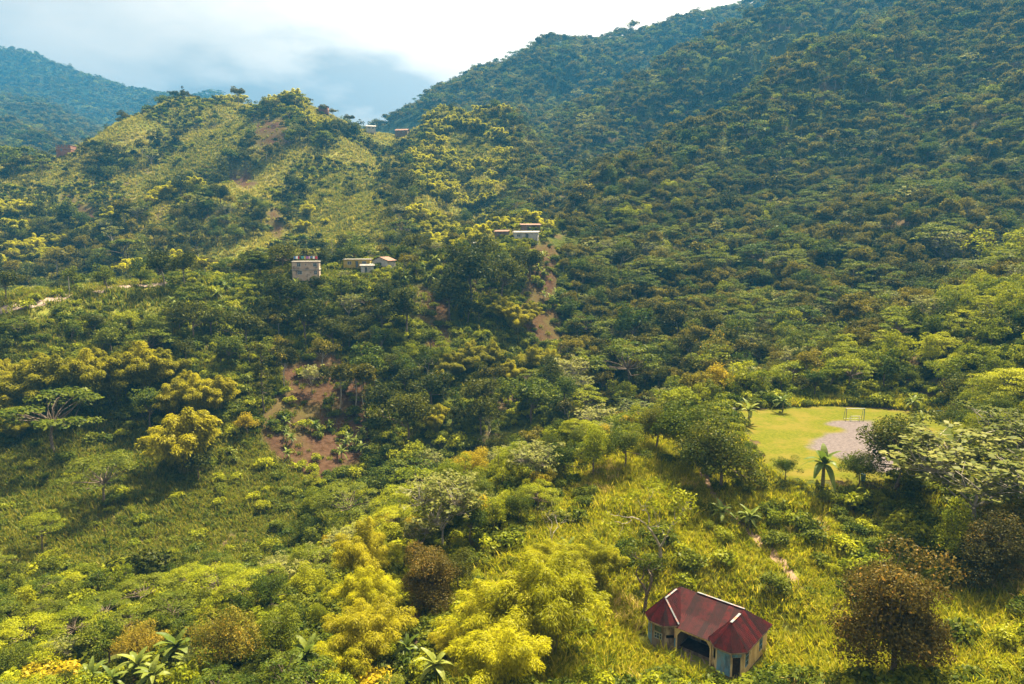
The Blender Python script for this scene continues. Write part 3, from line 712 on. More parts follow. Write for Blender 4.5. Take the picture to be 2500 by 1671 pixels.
# ------------------------------------------------------------------ football pitch, roads and paths
def pitch():
    def w(px, py): d = depth_at_z(px*0.4365, py*0.4365, PITCH_Z); q = at(px*0.4365, py*0.4365, d); return (q[0], q[1])
    outline = [w(*p) for p in ((1672,952),(1700,938),(1800,934),(1900,930),(2010,934),(2120,945),(2180,985),(2190,1040),(2140,1085),(2000,1106),(1870,1108),(1800,1095),(1740,1050),(1710,1000))]
    ox = [p[0] for p in outline]; oy = [p[1] for p in outline]; st = 0.8
    xs = np.arange(min(ox)-1, max(ox)+1, st); ys = np.arange(min(oy)-1, max(oy)+1, st)
    X, Y = np.meshgrid(xs, ys); X2 = X + vnoise(X, Y, 3, 51)*1.0; Y2 = Y + vnoise(X, Y, 3, 52)*1.0
    ins = in_poly(X2, Y2, outline)
    bare = [w(*p) for p in ((1925,962),(2000,962),(2030,985),(2120,1000),(2150,1040),(2100,1085),(2030,1085),(1960,1062),(1900,1048),(1840,1022),(1850,1006),(1905,998),(1950,992),(1930,983),(1885,976))]
    bm = blur(in_poly(X + vnoise(X, Y, 4, 53)*1.6, Y + vnoise(X, Y, 4, 54)*1.8, bare).astype(float), 3)
    idx = np.arange(X.size).reshape(X.shape); ok = ins[:-1,:-1] & ins[1:,:-1] & ins[:-1,1:] & ins[1:,1:]
    F = np.stack([idx[:-1,:-1], idx[:-1,1:], idx[1:,1:], idx[1:,:-1]], -1)[ok]
    Z = ground(X, Y) + 0.05
    V = np.stack([X, Y, Z], -1).reshape(-1, 3); us = np.unique(F); re = np.full(X.size, -1); re[us] = np.arange(len(us))
    m = bpy.data.materials.new('pitch_turf'); nt, N, L, out = nodes(m)
    tc = N.new('ShaderNodeTexCoord'); P = tc.outputs['Object']; n1 = noise_n(N, L, P, 0.25, 6, 0.65); n2 = noise_n(N, L, P, 2.2, 5, 0.7)
    turf = mixc(N, L, ramp(N, L, n2, 0.3, 0.7), (0.060, 0.072, 0.007), (0.105, 0.105, 0.013))
    turf = mixc(N, L, ramp(N, L, n1, 0.42, 0.68), turf, (0.12, 0.10, 0.02))
    a = N.new('ShaderNodeAttribute'); a.attribute_name = 'bare'
    earth = mixc(N, L, ramp(N, L, n2, 0.3, 0.7), (0.080, 0.066, 0.068), (0.135, 0.115, 0.117))
    ad = N.new('ShaderNodeMath'); ad.operation = 'MULTIPLY_ADD'; L.new(n1, ad.inputs[0]); ad.inputs[1].default_value = 0.9; L.new(a.outputs['Fac'], ad.inputs[2])
    col = mixc(N, L, ramp(N, L, ad.outputs[0], 0.62, 1.22), turf, earth)
    b = N.new('ShaderNodeBsdfDiffuse'); L.new(col, b.inputs['Color'])
    bp = N.new('ShaderNodeBump'); bp.inputs['Strength'].default_value = 0.5; bp.inputs['Distance'].default_value = 0.1; L.new(n2, bp.inputs['Height']); L.new(bp.outputs[0], b.inputs['Normal'])
    L.new(b.outputs[0], out.inputs[0])
    me = mesh_from('football_pitch', V[us], re[F], [m], True); at_ = me.attributes.new('bare', 'FLOAT', 'POINT'); at_.data.foreach_set('value', bm.ravel()[us].astype(np.float32))
    o = obj('football_pitch', me); tag(o, kind='structure')
pitch()
M['path'] = plain_mat('trodden_earth', (0.14, 0.085, 0.05), (0.24, 0.16, 0.105), 1.2, 0.95, bump=0.5)
M['road'] = plain_mat('road_surface', (0.17, 0.125, 0.10), (0.26, 0.20, 0.165), 0.6, 0.95, bump=0.3)
def ribbon(name, pts, wid, mat, lift=0.07, seed=0, kind='structure'):
    P = [np.array(p[:2]) for p in pts]; Q = []
    for i in range(len(P)-1):
        n = max(2, int(np.linalg.norm(P[i+1]-P[i])/0.7))
        for k in range(n): Q.append(P[i]*(1-k/n) + P[i+1]*k/n)
    Q.append(P[-1]); Q = np.array(Q)
    for _ in range(6): Q[1:-1] = (Q[:-2] + 2*Q[1:-1] + Q[2:])/4
    T = np.gradient(Q, axis=0); T /= np.linalg.norm(T, axis=1, keepdims=True)+1e-9; Nn = np.stack([-T[:,1], T[:,0]], -1)
    r = np.random.default_rng(seed); V = []; cols = 5; n = len(Q)
    wl = wid*(1+0.28*vnoise(np.arange(n)*1.0, np.zeros(n), 3, seed+9)); 
    for k in range(cols):
        o = Q + Nn*(wl*(k/(cols-1)-0.5))[:, None]; V.append(np.column_stack([o, ground(o[:,0], o[:,1]) + lift]))
    V = np.stack(V, 1).reshape(-1, 3)
    F = np.array([[i*cols+k, i*cols+k+1, (i+1)*cols+k+1, (i+1)*cols+k] for i in range(n-1) for k in range(cols-1)])
    return tag(obj(name, mesh_from(name, V, F, [M[mat]], True)), kind=kind)
PATHS = [[(1600,1070),(1628,1120),(1650,1160),(1690,1190),(1730,1232),(1765,1262),(1800,1300),(1830,1350)],
         [(945,1395),(955,1425),(962,1455),(968,1500)]]
ROADS = [[(-60,722),(0,712),(60,703),(120,690),(165,672)], [(220,672),(300,655),(390,648)]]
for i, pl in enumerate(PATHS): ribbon('dirt_path', [hitD(*p) for p in pl], (1.1, 1.1)[i], 'path', 0.08, i)
for i, pl in enumerate(ROADS): ribbon('road', [hitD(*p) for p in pl], 3.2, 'road', 0.25, 5+i)
_keep = []     # ground kept clear of tall plants: (x, y, radius)
for pl in PATHS + ROADS:
    Q = [hitD(*p) for p in pl]
    for a_, b_ in zip(Q[:-1], Q[1:]):
        n_ = max(1, int(np.hypot(*(b_-a_)[:2])/1.2))
        for k_ in range(n_): w_ = a_ + (b_-a_)*k_/n_; _keep.append((w_[0], w_[1], 1.5))
_keep.append((HOUSE[0], HOUSE[1], 8.0))

# ------------------------------------------------------------------ placed plants (crown heights and feet read off the photograph)
SPHRASE = {
 'broad_dark': ('broadleaf_tree', 'tree', 'dark green round-crowned tree'), 'broad_mid': ('broadleaf_tree', 'tree', 'mid green leafy tree'),
 'broad_bright': ('broadleaf_tree', 'tree', 'bright yellow-green leafy tree'), 'broad_yellow': ('broadleaf_tree', 'tree', 'yellow-leaved tree'),
 'broad_pale': ('trumpet_tree', 'tree', 'pale-leaved open tree with whitish limbs'), 'mango': ('mango_tree', 'tree', 'olive green tree with orange young leaves'),
 'orange': ('mango_tree', 'tree', 'dense tree covered in golden orange new leaves'), 'brown': ('broadleaf_tree', 'tree', 'brownish dense-crowned tree'),
 'forest': ('forest_tree', 'tree', 'slender olive green forest tree'), 'umbrella': ('spreading_tree', 'tree', 'green tree with flat spreading layers'),
 'umb_bright': ('spreading_tree', 'tree', 'light green tree with flat spreading layers'), 'bamboo': ('bamboo_clump', 'bamboo', 'bright yellow feathery bamboo clump'),
 'bamboo_old': ('bamboo_clump', 'bamboo', 'golden olive bamboo clump with drooping plumes'), 'banana': ('banana_plant', 'banana plant', 'banana plant with long arching leaves'),
 'pine': ('pine_tree', 'tree', 'dark pine'), 'shrub': ('shrub', 'shrub', 'mid green rounded shrub'), 'shrub_bright': ('shrub', 'shrub', 'bright green rounded shrub'),
 'shrub_dark': ('shrub', 'shrub', 'dark green shrub'), 'shrub_yellow': ('shrub', 'shrub', 'yellow leafy shrub'),
}
def alike(lb): return 'like plants: ' + lb
def plant_at(sp, x, y, H, label, group=None, var=0, rz=0.0, wide=1.0, lod=None, tilt=0.0, z=None):
    name, cat, _ = SPHRASE[sp]; H0 = SPEC[sp][3]; nv = SPEC[sp][4]
    if lod is None: lod = 0 if y < 118 else (1 if y < 270 else 2)
    cm, wm = species(sp, lod, var % nv); s = H/H0
    t = thing(name, label, cat, (x, y, float(ground(x, y)) if z is None else z), rz, group); t.scale = (s*wide, s*wide, s); t.rotation_euler = (tilt, tilt*0.5, rz)
    leafy = 'leaves' if cat == 'banana plant' else ('foliage' if cat in ('bamboo', 'shrub') else 'crown')
    woody = 'stem' if cat in ('banana plant', 'shrub') else ('culms' if cat == 'bamboo' else 'trunk')
    obj(leafy, cm, t)
    if wm: obj(woody, wm, t)
    return t
placed = []     # (x, y, radius) of every placed plant
def P_(sp, bx, by, hpx, label=None, group=None, var=0, wide=1.0, dmin=20.0, tilt=0.0, lod=None):
    """foot at photo point (bx, by), standing hpx tall in it"""
    q = hitD(bx, by, dmin); f = q[1]*CP - q[2]*SP
    H = hpx*0.4365*f/FP/ (0.93 if by > 1100 else 0.98)
    placed.append((q[0], q[1], H*0.33))
    return plant_at(sp, q[0], q[1], H, label, group, var, (bx*7.13+by) % 6.28, wide, lod, tilt)
G_BAMB = 'bamboo clumps in the grove on the grassy far slope'
L_BAMB = 'golden olive bamboo clump in the grove above the grassy slope'
P_('brown', 2040, 1560, 345, 'big brown-leaved tree beside the tall grass right of the red-roofed house', var=0, wide=0.92)
P_('brown', 2275, 1345, 190, 'dark brown dense tree beside the trumpet tree, leaves rust-tipped', var=1, wide=1.1)
P_('broad_bright', 2205, 1320, 170, 'small bright green tree between the brown tree and the trumpet tree', var=1, wide=0.8)
P_('orange', 2335, 1260, 130, 'orange-leaved tree standing against the trumpet tree', var=1)
P_('broad_pale', 2225, 1225, 235, 'large trumpet tree with whitish bent limbs and pale leaves by the football pitch', var=0, wide=1.55)
P_('broad_pale', 2330, 1120, 200, 'trumpet tree with pale leaves behind the large one by the pitch', var=1, wide=1.1)
P_('mango', 2045, 1125, 185, 'dark rounded tree in front of the bare earth of the football pitch', var=0, wide=1.15)
P_('broad_mid', 1960, 1118, 85, 'low green tree beside the banana plant at the pitch edge', var=2)
P_('mango', 1650, 1125, 190, 'tall dark tree at the near corner of the football pitch by the path', var=1, wide=1.05)
P_('broad_mid', 1560, 1050, 150, 'dark green tree at the pitch corner, behind the path', var=1, wide=1.1)
P_('broad_mid', 1800, 1100, 60, 'small young tree on the near edge of the football pitch', var=3)
P_('banana', 1885, 1112, 100, 'dark-stemmed banana plant on the near edge of the football pitch', var=0)
P_('banana', 1715, 972, 62, 'banana plant behind the far edge of the pitch', 'banana plants along the far edge of the pitch', var=1)
P_('banana', 1790, 945, 48, 'banana plant behind the far edge of the pitch', 'banana plants along the far edge of the pitch', var=2)
P_('banana', 2090, 945, 48, 'banana plant behind the far edge of the pitch', 'banana plants along the far edge of the pitch', var=0)
P_('banana', 2110, 985, 48, 'banana plant behind the far edge of the pitch', 'banana plants along the far edge of the pitch', var=1)
# foreground bamboo
P_('bamboo', 1250, 1500, 275, 'largest bright yellow bamboo clump left of the red-roofed house', var=0, wide=1.05)
P_('bamboo', 1120, 1500, 200, 'bright yellow bamboo clump touching the left side of the largest clump', var=1, wide=1.1)
P_('bamboo', 1155, 1600, 215, 'low yellow bamboo clump in front of the largest clump', var=2, wide=1.1)
P_('bamboo', 1360, 1345, 130, 'small yellow bamboo clump behind the largest clump', var=1, wide=1.2)
P_('bamboo', 1270, 1330, 110, 'yellow bamboo shoots beside the banana plant on the grass slope', var=2, wide=1.3)
P_('bamboo_old', 835, 1345, 180, 'pale green-yellow bamboo clump at the edge of the valley', var=0, wide=0.85)
P_('bamboo', 845, 1440, 170, 'bamboo clump below the pale one, with rounded plumes', var=0, wide=0.9)
P_('bamboo_old', 850, 1530, 200, 'bamboo clump with dark base beside the lower footpath', var=1, wide=1.0)
P_('bamboo', 780, 1570, 130, 'low bamboo clump beside the banana plants', var=2, wide=1.1)
P_('bamboo_old', 1030, 1500, 90, 'short bamboo thicket on the right of the lower footpath', var=0, wide=1.3)
P_('brown', 985, 1400, 165, 'grey-brown dense tree among the yellow bamboo', var=0, wide=1.05)
P_('broad_dark', 1050, 1360, 100, 'dark green tree behind the grey-brown tree', var=2, wide=1.0)
P_('banana', 1300, 1290, 60, 'banana plant on the grass slope behind the bamboo', var=1)
P_('banana', 1400, 1305, 48, 'small banana plant on the grass slope behind the bamboo', var=2)
P_('banana', 1655, 1205, 62, 'banana plant beside the dirt path below the pitch', 'banana plants beside the dirt path', var=0)
P_('banana', 1715, 1215, 60, 'banana plant beside the dirt path below the pitch', 'banana plants beside the dirt path', var=1)
P_('banana', 930, 1520, 70, 'banana plant standing beside the lower footpath', var=2)
P_('banana', 1000, 1568, 90, 'banana plant in front of the low yellow bamboo', var=0)
# bottom left thicket
for i, (x, y, h) in enumerate(((410,1530,100),(440,1570,90),(315,1565,85),(355,1590,90),(215,1590,80),(260,1590,70),(705,1545,100),(760,1560,75),(500,1575,70))):
    P_('banana', x, y, h, 'banana plant with broad pale leaves in the low thicket', 'banana plants in the low thicket', var=i)
P_('orange', 310, 1525, 95, 'golden orange leafed tree behind the banana plants of the thicket', var=0, wide=1.05)
P_('orange', 520, 1535, 150, 'taller golden orange leafed tree in the thicket', var=1, wide=0.95)
P_('broad_mid', 655, 1525, 140, 'glossy green tree with dense crown between orange tree and bamboo', var=0, wide=0.9)
P_('shrub_bright', 455, 1590, 80, 'rounded bright green bush among the banana plants', var=0, wide=0.75)
P_('shrub_yellow', 118, 1585, 75, 'yellow bush with upright leafy sprigs', var=0)
P_('broad_bright', 735, 1445, 75, 'narrow rounded light green tree beside the bamboo', var=2, wide=0.7)
P_('shrub_yellow', 860, 1590, 60, 'dry pinkish bush beside the low yellow bamboo', var=1, wide=1.3)
for i, (sp, x, y, h, w) in enumerate((('umb_bright',60,1500,85,1.2),('umb_bright',170,1480,80,1.2),('broad_mid',30,1560,85,1.3),('umbrella',400,1440,75,1.4),('umbrella',330,1400,75,1.3),('umb_bright',500,1380,80,1.3),('umb_bright',560,1390,75,1.2),('broad_mid',620,1400,95,1.0),('umbrella',240,1440,70,1.4),('broad_pale',640,1340,70,1.2),('broad_bright',700,1380,85,1.1),('broad_mid',130,1430,60,1.3),('umb_bright',430,1360,60,1.4),('broad_pale',720,1320,70,1.1),('broad_bright',760,1395,70,1.0))):
    P_(sp, x, y, h, SPHRASE[sp][2] + ' in the low thicket facing the grassy slope', alike(SPHRASE[sp][2] + ' in the low thicket facing the grassy slope'), var=i, wide=w)
# grassy far slope
P_('umb_bright', 98, 1265, 95, 'lone yellow-green tree on the open grassy slope', var=0, wide=0.75)
P_('umbrella', 240, 1165, 125, 'dark tree with spreading crown on the open grassy slope', var=1, wide=0.95)
P_('umbrella', 130, 1035, 150, 'open-layered tree in front of the bamboo grove', var=0, wide=1.05)
P_('shrub_dark', 325, 1330, 75, 'vine-covered stump standing in the grassy slope', var=0)
P_('bamboo_old', 430, 1085, 185, 'lone golden bamboo clump above the grassy slope with arching plumes', var=0, wide=1.05)
P_('broad_dark', 455, 1105, 75, 'dark tree under the lone bamboo clump', var=1, wide=1.1)
for i, (x, y, h) in enumerate(((20,985,110),(75,950,140),(140,935,150),(205,930,150),(265,925,140),(330,905,140),(380,880,100),(10,900,90),(100,880,90),(40,1010,80),(230,870,90),(310,860,90),(400,960,110),(450,960,120),(500,950,110),(430,900,60))):
    lw = 'tall ' if h >= 135 else ('low ' if h < 95 else ''); P_('bamboo_old', x, y, h, lw + L_BAMB, alike(lw + L_BAMB), var=i, wide=1.05)
P_('broad_mid', 350, 985, 110, 'dark green tree standing in front of the bamboo grove', var=1, wide=0.95)
P_('broad_yellow', 566, 1000, 62, 'small yellowing tree beside the bare soil clearing', var=0)
P_('broad_dark', 290, 920, 70, 'small dark tree among the bamboo grove', var=3)
# trees about the soil clearing and ridge
for i, (sp, x, y, h, w) in enumerate((('forest',652,892,110,0.9),('forest',778,935,120,0.95),('forest',812,938,130,0.95),('forest',835,932,110,0.9),('pine',605,945,160,0.9),('broad_pale',715,905,80,0.8),('forest',740,860,100,0.9))):
    P_(sp, x, y, h, (SPHRASE[sp][2] if sp != 'pine' else 'feathery grey-green conifer') + ' with bare trunk in the soil clearing', alike(SPHRASE[sp][2] + ' of the soil clearing'), var=i, wide=w)
for i, (sp, x, y, h, w) in enumerate((('broad_dark',450,785,110,1.0),('broad_dark',700,790,120,1.0),('broad_dark',930,775,130,1.0),('broad_dark',880,970,110,1.1),('broad_dark',930,1020,140,1.0),('broad_mid',1225,975,120,1.3),('broad_dark',1080,700,150,1.0),('broad_dark',1030,730,110,1.0),('broad_dark',1150,690,110,1.0),('broad_dark',1210,650,90,1.0),('broad_dark',1050,640,90,1.1),('broad_dark',1110,610,80,1.1),('broad_dark',760,800,80,1.0),('broad_dark',560,800,100,1.1),('broad_mid',850,900,110,1.1),('broad_dark',640,700,80,1.0),('broad_dark',870,720,80,1.0),('broad_dark',1090,960,110,1.1))):
    lw = 'tall ' if h >= 120 else ('lower ' if h < 95 else ''); P_(sp, x, y, h, lw + SPHRASE[sp][2] + ' among the largest on the slope below the houses', alike(lw + SPHRASE[sp][2] + ', largest on the slope below the houses'), var=i, wide=w, dmin=90)
for i, (x, y, h) in enumerate(((1180,765,85),(1150,740,70),(1215,740,60),(1080,860,90),(1040,870,80),(1130,850,80),(1220,860,85),(1260,860,70),(1170,880,70),(1010,900,60),(1000,990,80))):
    P_('bamboo_old', x, y, h, 'golden olive bamboo clump on the slope left of the forest', 'bamboo on the slope left of the forest', var=i, wide=1.0, dmin=90)
for i, (sp, x, y, h, w) in enumerate((('broad_dark',375,662,100,0.85),('broad_dark',425,660,95,0.8),('broad_mid',240,672,65,1.1),('broad_mid',165,668,60,0.9),('broad_dark',12,690,80,0.9),('broad_mid',325,660,45,1.0),('broad_dark',730,600,70,1.0),('broad_mid',590,625,60,0.8),('broad_yellow',655,596,35,1.0),('broad_dark',625,605,40,0.9),('broad_mid',530,625,45,0.9))):
    P_(sp, x, y, h, ('%s on the ridge crest beside the road' if x < 450 else '%s on the ridge crest beside the concrete house') % SPHRASE[sp][2], alike(SPHRASE[sp][2] + (' on the ridge crest by the road' if x < 450 else ' on the ridge crest by the house')), var=i, wide=w, dmin=120)
for i in range(46):
    r = np.random.default_rng(900+i); x, y = [(r.uniform(340,520), r.uniform(660,720)), (r.uniform(500,680), r.uniform(640,740)), (r.uniform(640,830), r.uniform(960,1060)), (r.uniform(930,1060), r.uniform(600,660)), (r.uniform(1230,1275), r.uniform(600,760)), (r.uniform(740,830), r.uniform(980,1050))][i % 6]
    lb = ('banana plant on the slope below the houses', 'banana plants on the slope below the houses') if i % 6 in (0,1,3) else (('banana plant in the soil clearing', 'banana plants in the soil clearing') if i % 6 != 4 else ('banana plant along the bare earth strip', 'banana plants along the bare earth strip'))
    P_('banana', x, y, r.uniform(24, 36), lb[0], lb[1], var=i, dmin=90)
P_('broad_bright', 2305, 655, 135, 'big bright yellow-green tree on the crest behind the pitch', var=0, wide=1.15)
P_('mango', 2160, 690, 90, 'dark rounded tree beside the big bright tree on the crest', var=1, wide=1.2)
P_('orange', 1640, 850, 95, 'orange-tinged tree on the bank left of the pitch', var=0)
# trees on the spur edge
for i, (sp, x, y, h, w) in enumerate((('broad_bright',1360,1092,120,0.95),('broad_pale',1225,1115,105,1.2),('broad_bright',1150,1120,95,1.0),('broad_mid',1290,1100,95,1.0),('broad_yellow',1080,1110,85,1.0),('broad_bright',1040,1140,95,1.1),('umb_bright',960,1160,90,1.1),('broad_mid',1100,1170,80,1.0),('broad_pale',1015,1265,190,1.0),('broad_mid',1080,1250,120,0.8),('umb_bright',930,1200,90,1.1),('broad_yellow',885,1235,70,1.0),('umbrella',800,1215,110,1.05),('broad_bright',720,1200,80,1.0),('broad_mid',870,1160,85,1.0),('broad_mid',1430,1075,110,1.0),('broad_pale',1360,1010,90,1.1),('broad_pale',1450,990,90,1.1),('mango',1500,1030,110,1.0),('broad_pale',960,1270,90,0.9),('broad_bright',1220,1160,60,1.0),('broad_bright',900,1320,70,1.1))):
    P_(sp, x, y, h, SPHRASE[sp][2] + ' along the upper edge of the grass spur', alike(SPHRASE[sp][2] + ' along the upper edge of the grass spur'), var=i, wide=w)
# skyline of the hill
def skyD(x, y0):
    y = y0
    while y < y0 + 60:
        q = hitD(x, y)
        if q[1] < 640: return y
        y += 1
    return y
P_('forest', 545, skyD(545, 225)+3, 48, 'tall lone tree on the hill top with clear trunk', var=2, wide=0.95, lod=1)
P_('pine', 420, skyD(420, 230)+3, 34, 'narrow conifer on the left shoulder of the hill top', var=1, wide=1.1, lod=1)
for i, x in enumerate((615,632,648,690,705,740,762,800,835,850,290,330,455,480,585)):
    P_('forest', x, skyD(x, 225)+4, (24,22,22,22,24,24,24,30,26,28,20,18,14,12,14)[i], 'small dark tree standing on the hill skyline', 'trees on the hill skyline', var=i, wide=1.15, lod=1)
# leafless and half-bare trees
def bare_tree(bx, by, hpx, label, seed, per, mat, bark, rad=0.14, depth=5):
    q = hitD(bx, by); f = q[1]*CP - q[2]*SP; H = hpx*0.4365*f/FP/0.93; p = tree_bare(seed, 8.0, per, 0.24, depth, rad)
    t = thing('bare_tree', label, 'tree', tuple(q), 0.7); t.scale = (H/8.6,)*3
    p.wood.build('trunk', M[bark], t)
    if per: obj('crown', p.crown_mesh('thin_crown', M[mat]), t)
    placed.append((q[0], q[1], 1.0))
bare_tree(1515, 1310, 250, 'half-bare tree with grey branching limbs on the grass slope', 12, 26, 'bright', 'palebark', 0.19)
bare_tree(1480, 1400, 185, 'small dark-trunked tree behind the red-roofed house', 8, 60, 'mid', 'bark', 0.27, 4)
bare_tree(1262, 1275, 140, 'leafless whitish slender tree on the grass slope', 33, 6, 'pale', 'palebark', 0.11)
bare_tree(985, 880, 85, 'thin leafless tree on the slope left of the forest', 41, 5, 'pale', 'palebark', 0.1)
bare_tree(1120, 1010, 70, 'thin grey tree in the valley behind the spur edge', 43, 8, 'pale', 'palebark', 0.1)

# ------------------------------------------------------------------ self-sown trees: candidates, the largest as things, the rest as woods
CLEAR = [(220,628,400,662,200),(668,585,740,626,212),(515,603,565,620,215),(740,588,762,604,230),(792,583,842,612,232),(858,596,900,614,236),(1120,520,1285,552,300),(125,340,180,368,600),(835,280,960,310,900),(715,236,770,256,900),(1195,600,1275,780,240),(640,880,840,1060,150),(0,680,140,720,175)]
def sown():
    PX = []; rows = []
    def add(sp_spacing, y0, y1, seed, rule, hr):
        X, Y = jitter_grid(sp_spacing, -y1*0.87, y1*0.87, y0, y1, seed); k = (Y >= y0) & (Y < y1); X, Y = X[k], Y[k]
        Z = ground(X, Y); px, py = proj(X, Y, Z); r = np.random.default_rng(seed+1)
        sp, ok = rule(px, py, X, Y, r)
        H = r.uniform(*hr, len(X)) * (0.85 + 0.3*r.uniform(0, 1, len(X)))
        if y0 > 160: u_ = r.uniform(0, 1, len(X)); H = np.where(u_ < 0.07, H*1.4, np.where(u_ > 0.80, H*0.72, H))
        vis = seen(X, Y, Z, 1.0*H + 3) & (px > -70) & (px < 1094) & (py > -60) & (py < 760)
        d0 = zone_mask(SOIL + GRASS, px, py, Y)
        ok = ok & vis & ~(d0 & (r.uniform(0, 1, len(X)) < 0.93))
        top = py - H*FP/(Y*CP-Z*SP)*0.95; hw = 0.42*H*FP/Y
        for x0, y0, x1, y1, dd in CLEAR: ok &= ~((px + hw > x0*.4365) & (px - hw < x1*.4365) & (top < y1*.4365) & (py > y0*.4365) & (Y < dd))
        for x, y, rad in placed: ok &= np.hypot(X-x, Y-y) > rad + 1.2
        for x, y, rad in _keep: ok &= np.hypot(X-x, Y-y) > rad + 1.0
        for i in np.where(ok)[0]: rows.append((sp[i], X[i], Y[i], Z[i], H[i], px[i], py[i]))
    def pick(r, n, table):
        names = list(table); w = np.array([table[k] for k in names]); return np.array(names, dtype=object)[r.choice(len(names), n, p=w/w.sum())]
    FOR = {'forest': .66, 'broad_mid': .09, 'umbrella': .07, 'broad_pale': .05, 'mango': .07, 'broad_bright': .035, 'broad_dark': .05}
    def right_of(px, py, Y): return (px > 556) | ((Y > 330) & (px > 512) & (py > 120)) | (Y > 640)
    def r_forest(px, py, X, Y, r): return pick(r, len(px), FOR), right_of(px, py, Y) & ~((px > 556) & (px < 566) & (r.uniform(0,1,len(px)) < .5))
    add(4.6, 172, 350, 11, r_forest, (5.5, 10.5)); add(5.5, 350, 640, 12, r_forest, (6.0, 11.5)); add(8.2, 640, 1200, 13, r_forest, (8.5, 15)); add(12.0, 1200, 2300, 19, lambda px, py, X, Y, r: (pick(r, len(px), FOR), px < 262), (10, 17))
    def r_hill(px, py, X, Y, r):
        bam = vnoise(X, Y, 46, 61) + 0.35*vnoise(X, Y, 15, 62); den = vnoise(X, Y, 34, 63) + 0.5*vnoise(X, Y, 12, 64)
        sp = pick(r, len(px), {'broad_dark': .34, 'forest': .30, 'broad_mid': .20, 'mango': .06, 'broad_pale': .06, 'umbrella': .04})
        lft = (px < 330) | (px > 410); sp = np.where((bam > 0.22) & lft & (r.uniform(0,1,len(px)) < .8), 'bamboo', sp)
        return sp, ~right_of(px, py, Y) & ((den > np.where(px > 395, -0.25, 0.04)) | ((bam > 0.30) & lft))
    add(6.4, 262, 640, 14, r_hill, (4.5, 11.5))
    def r_slope(px, py, X, Y, r):
        den = vnoise(X, Y, 22, 71) + 0.5*vnoise(X, Y, 9, 72); low = (Y < 150) & (px < 300)
        sp = pick(r, len(px), {'broad_dark': .36, 'broad_mid': .27, 'forest': .17, 'umbrella': .05, 'broad_pale': .07, 'mango': .05, 'broad_bright': .03})
        return sp, ~right_of(px, py, Y) & (den > -0.22) & ~low & ~((px < 260) & (Y < 165)) & ~((Y < 215) & (py < 322) & (px < 270))
    add(5.8, 132, 262, 15, r_slope, (4.5, 10))
    def r_right(px, py, X, Y, r):
        sp = pick(r, len(px), {'broad_mid': .30, 'mango': .16, 'broad_bright': .24, 'umb_bright': .10, 'broad_pale': .10, 'broad_yellow': .04, 'forest': .06})
        sp = np.where((px > 830) & (r.uniform(0,1,len(px)) < .45), np.where(r.uniform(0,1,len(px)) < .6, 'broad_bright', 'umb_bright'), sp); hi = (Y > 150) & (px < 900) & (r.uniform(0,1,len(px)) < .55); sp = np.where(hi, 'forest', sp)
        pit = in_poly(px, py, dpoly((1640,930),(2100,900),(2200,960),(2210,1090),(2000,1120),(1750,1110)))
        return sp, (px > 560) & ~pit & ((Y > 127) | ((px > 930) & (Y > 98))) & ~((px < 690) & (Y < 118))
    add(4.9, 96, 172, 16, r_right, (4.5, 8.5))
    def r_spur(px, py, X, Y, r):
        sp = pick(r, len(px), {'broad_mid': .30, 'broad_bright': .28, 'umb_bright': .14, 'broad_pale': .14, 'broad_yellow': .06, 'mango': .08})
        return sp, (px > 300) & (px < 700) & ~in_poly(px, py, NEARGRASS) & (py > 440) & (r.uniform(0,1,len(px)) < .8)
    add(4.2, 84, 128, 17, r_spur, (3.2, 5.8))
    def r_low(px, py, X, Y, r):
        sp = pick(r, len(px), {'broad_mid': .30, 'broad_bright': .22, 'umb_bright': .18, 'umbrella': .14, 'mango': .06, 'broad_pale': .05, 'shrub_bright': .05})
        return sp, (px < 410) & (Y < 96) & (r.uniform(0,1,len(px)) < .8)
    add(3.1, 50, 96, 18, r_low, (2.0, 4.2))
    return rows
rows = sown()
def size_word(sp, y, H):
    lo, hi = (2.6, 3.6) if y < 96 else ((4.0, 5.2) if y < 130 else ((5.6, 7.2) if y < 172 else (7.6, 9.8)))
    return 'low ' if H < lo else ('tall ' if H > hi else 'middling ')
def zone_phrase(y, px, py):
    if y < 96 and px < 420 and py > 640: return 'beside the banana plants of the low thicket'
    if y < 175 and px > 900: return 'on the bank above the trumpet trees'
    if y >= 175 and px >= 556 and y < 215: return 'at the foot of the forested mountainside'
    if px >= 556 and px < 640 and y > 175: return 'on the mountainside beside the bare earth strip'
    if y < 96 and px < 420: return 'in the low thicket facing the grassy slope'
    if y < 130 and px < 700: return 'along the upper edge of the grass spur'
    if y < 175 and px >= 556: return 'on the bank behind the football pitch'
    if px >= 556: return 'on the steep forested mountainside'
    if y < 262: return 'on the slope below the houses'
    return 'on the hill beyond the houses'
LIMIT = {'broadleaf_tree': 150, 'forest_tree': 170, 'trumpet_tree': 60, 'mango_tree': 60, 'spreading_tree': 60, 'bamboo_clump': 40, 'shrub': 40}
rows.sort(key=lambda q: -q[4]/q[2]); cnt = {}; rest = []
for i, (sp, x, y, z, H, px, py) in enumerate(rows):
    nm = SPHRASE[sp][0]; inview = -8 < px < 1032 and py - H*FP/y < 690 and seen(x, y, z, H*0.8)
    if inview and cnt.get(nm, 0) < LIMIT[nm]:
        cnt[nm] = cnt.get(nm, 0) + 1; lb = size_word(sp, y, H) + SPHRASE[sp][2] + ' ' + zone_phrase(y, px, py)
        wd = 0.86 + 0.34*((i*37) % 10)/10
        if len(lb.split()) < 16: lb = ('narrow ' if wd < 0.95 else ('broad ' if wd > 1.06 else '')) + lb
        plant_at(sp, x, y, H, lb, 'like plants: ' + lb, i, (i*2.399) % 6.28, wd, 1 if (y < 118 and H < 4.8) else None)
    else: rest.append((sp, x, y, z, H, i))
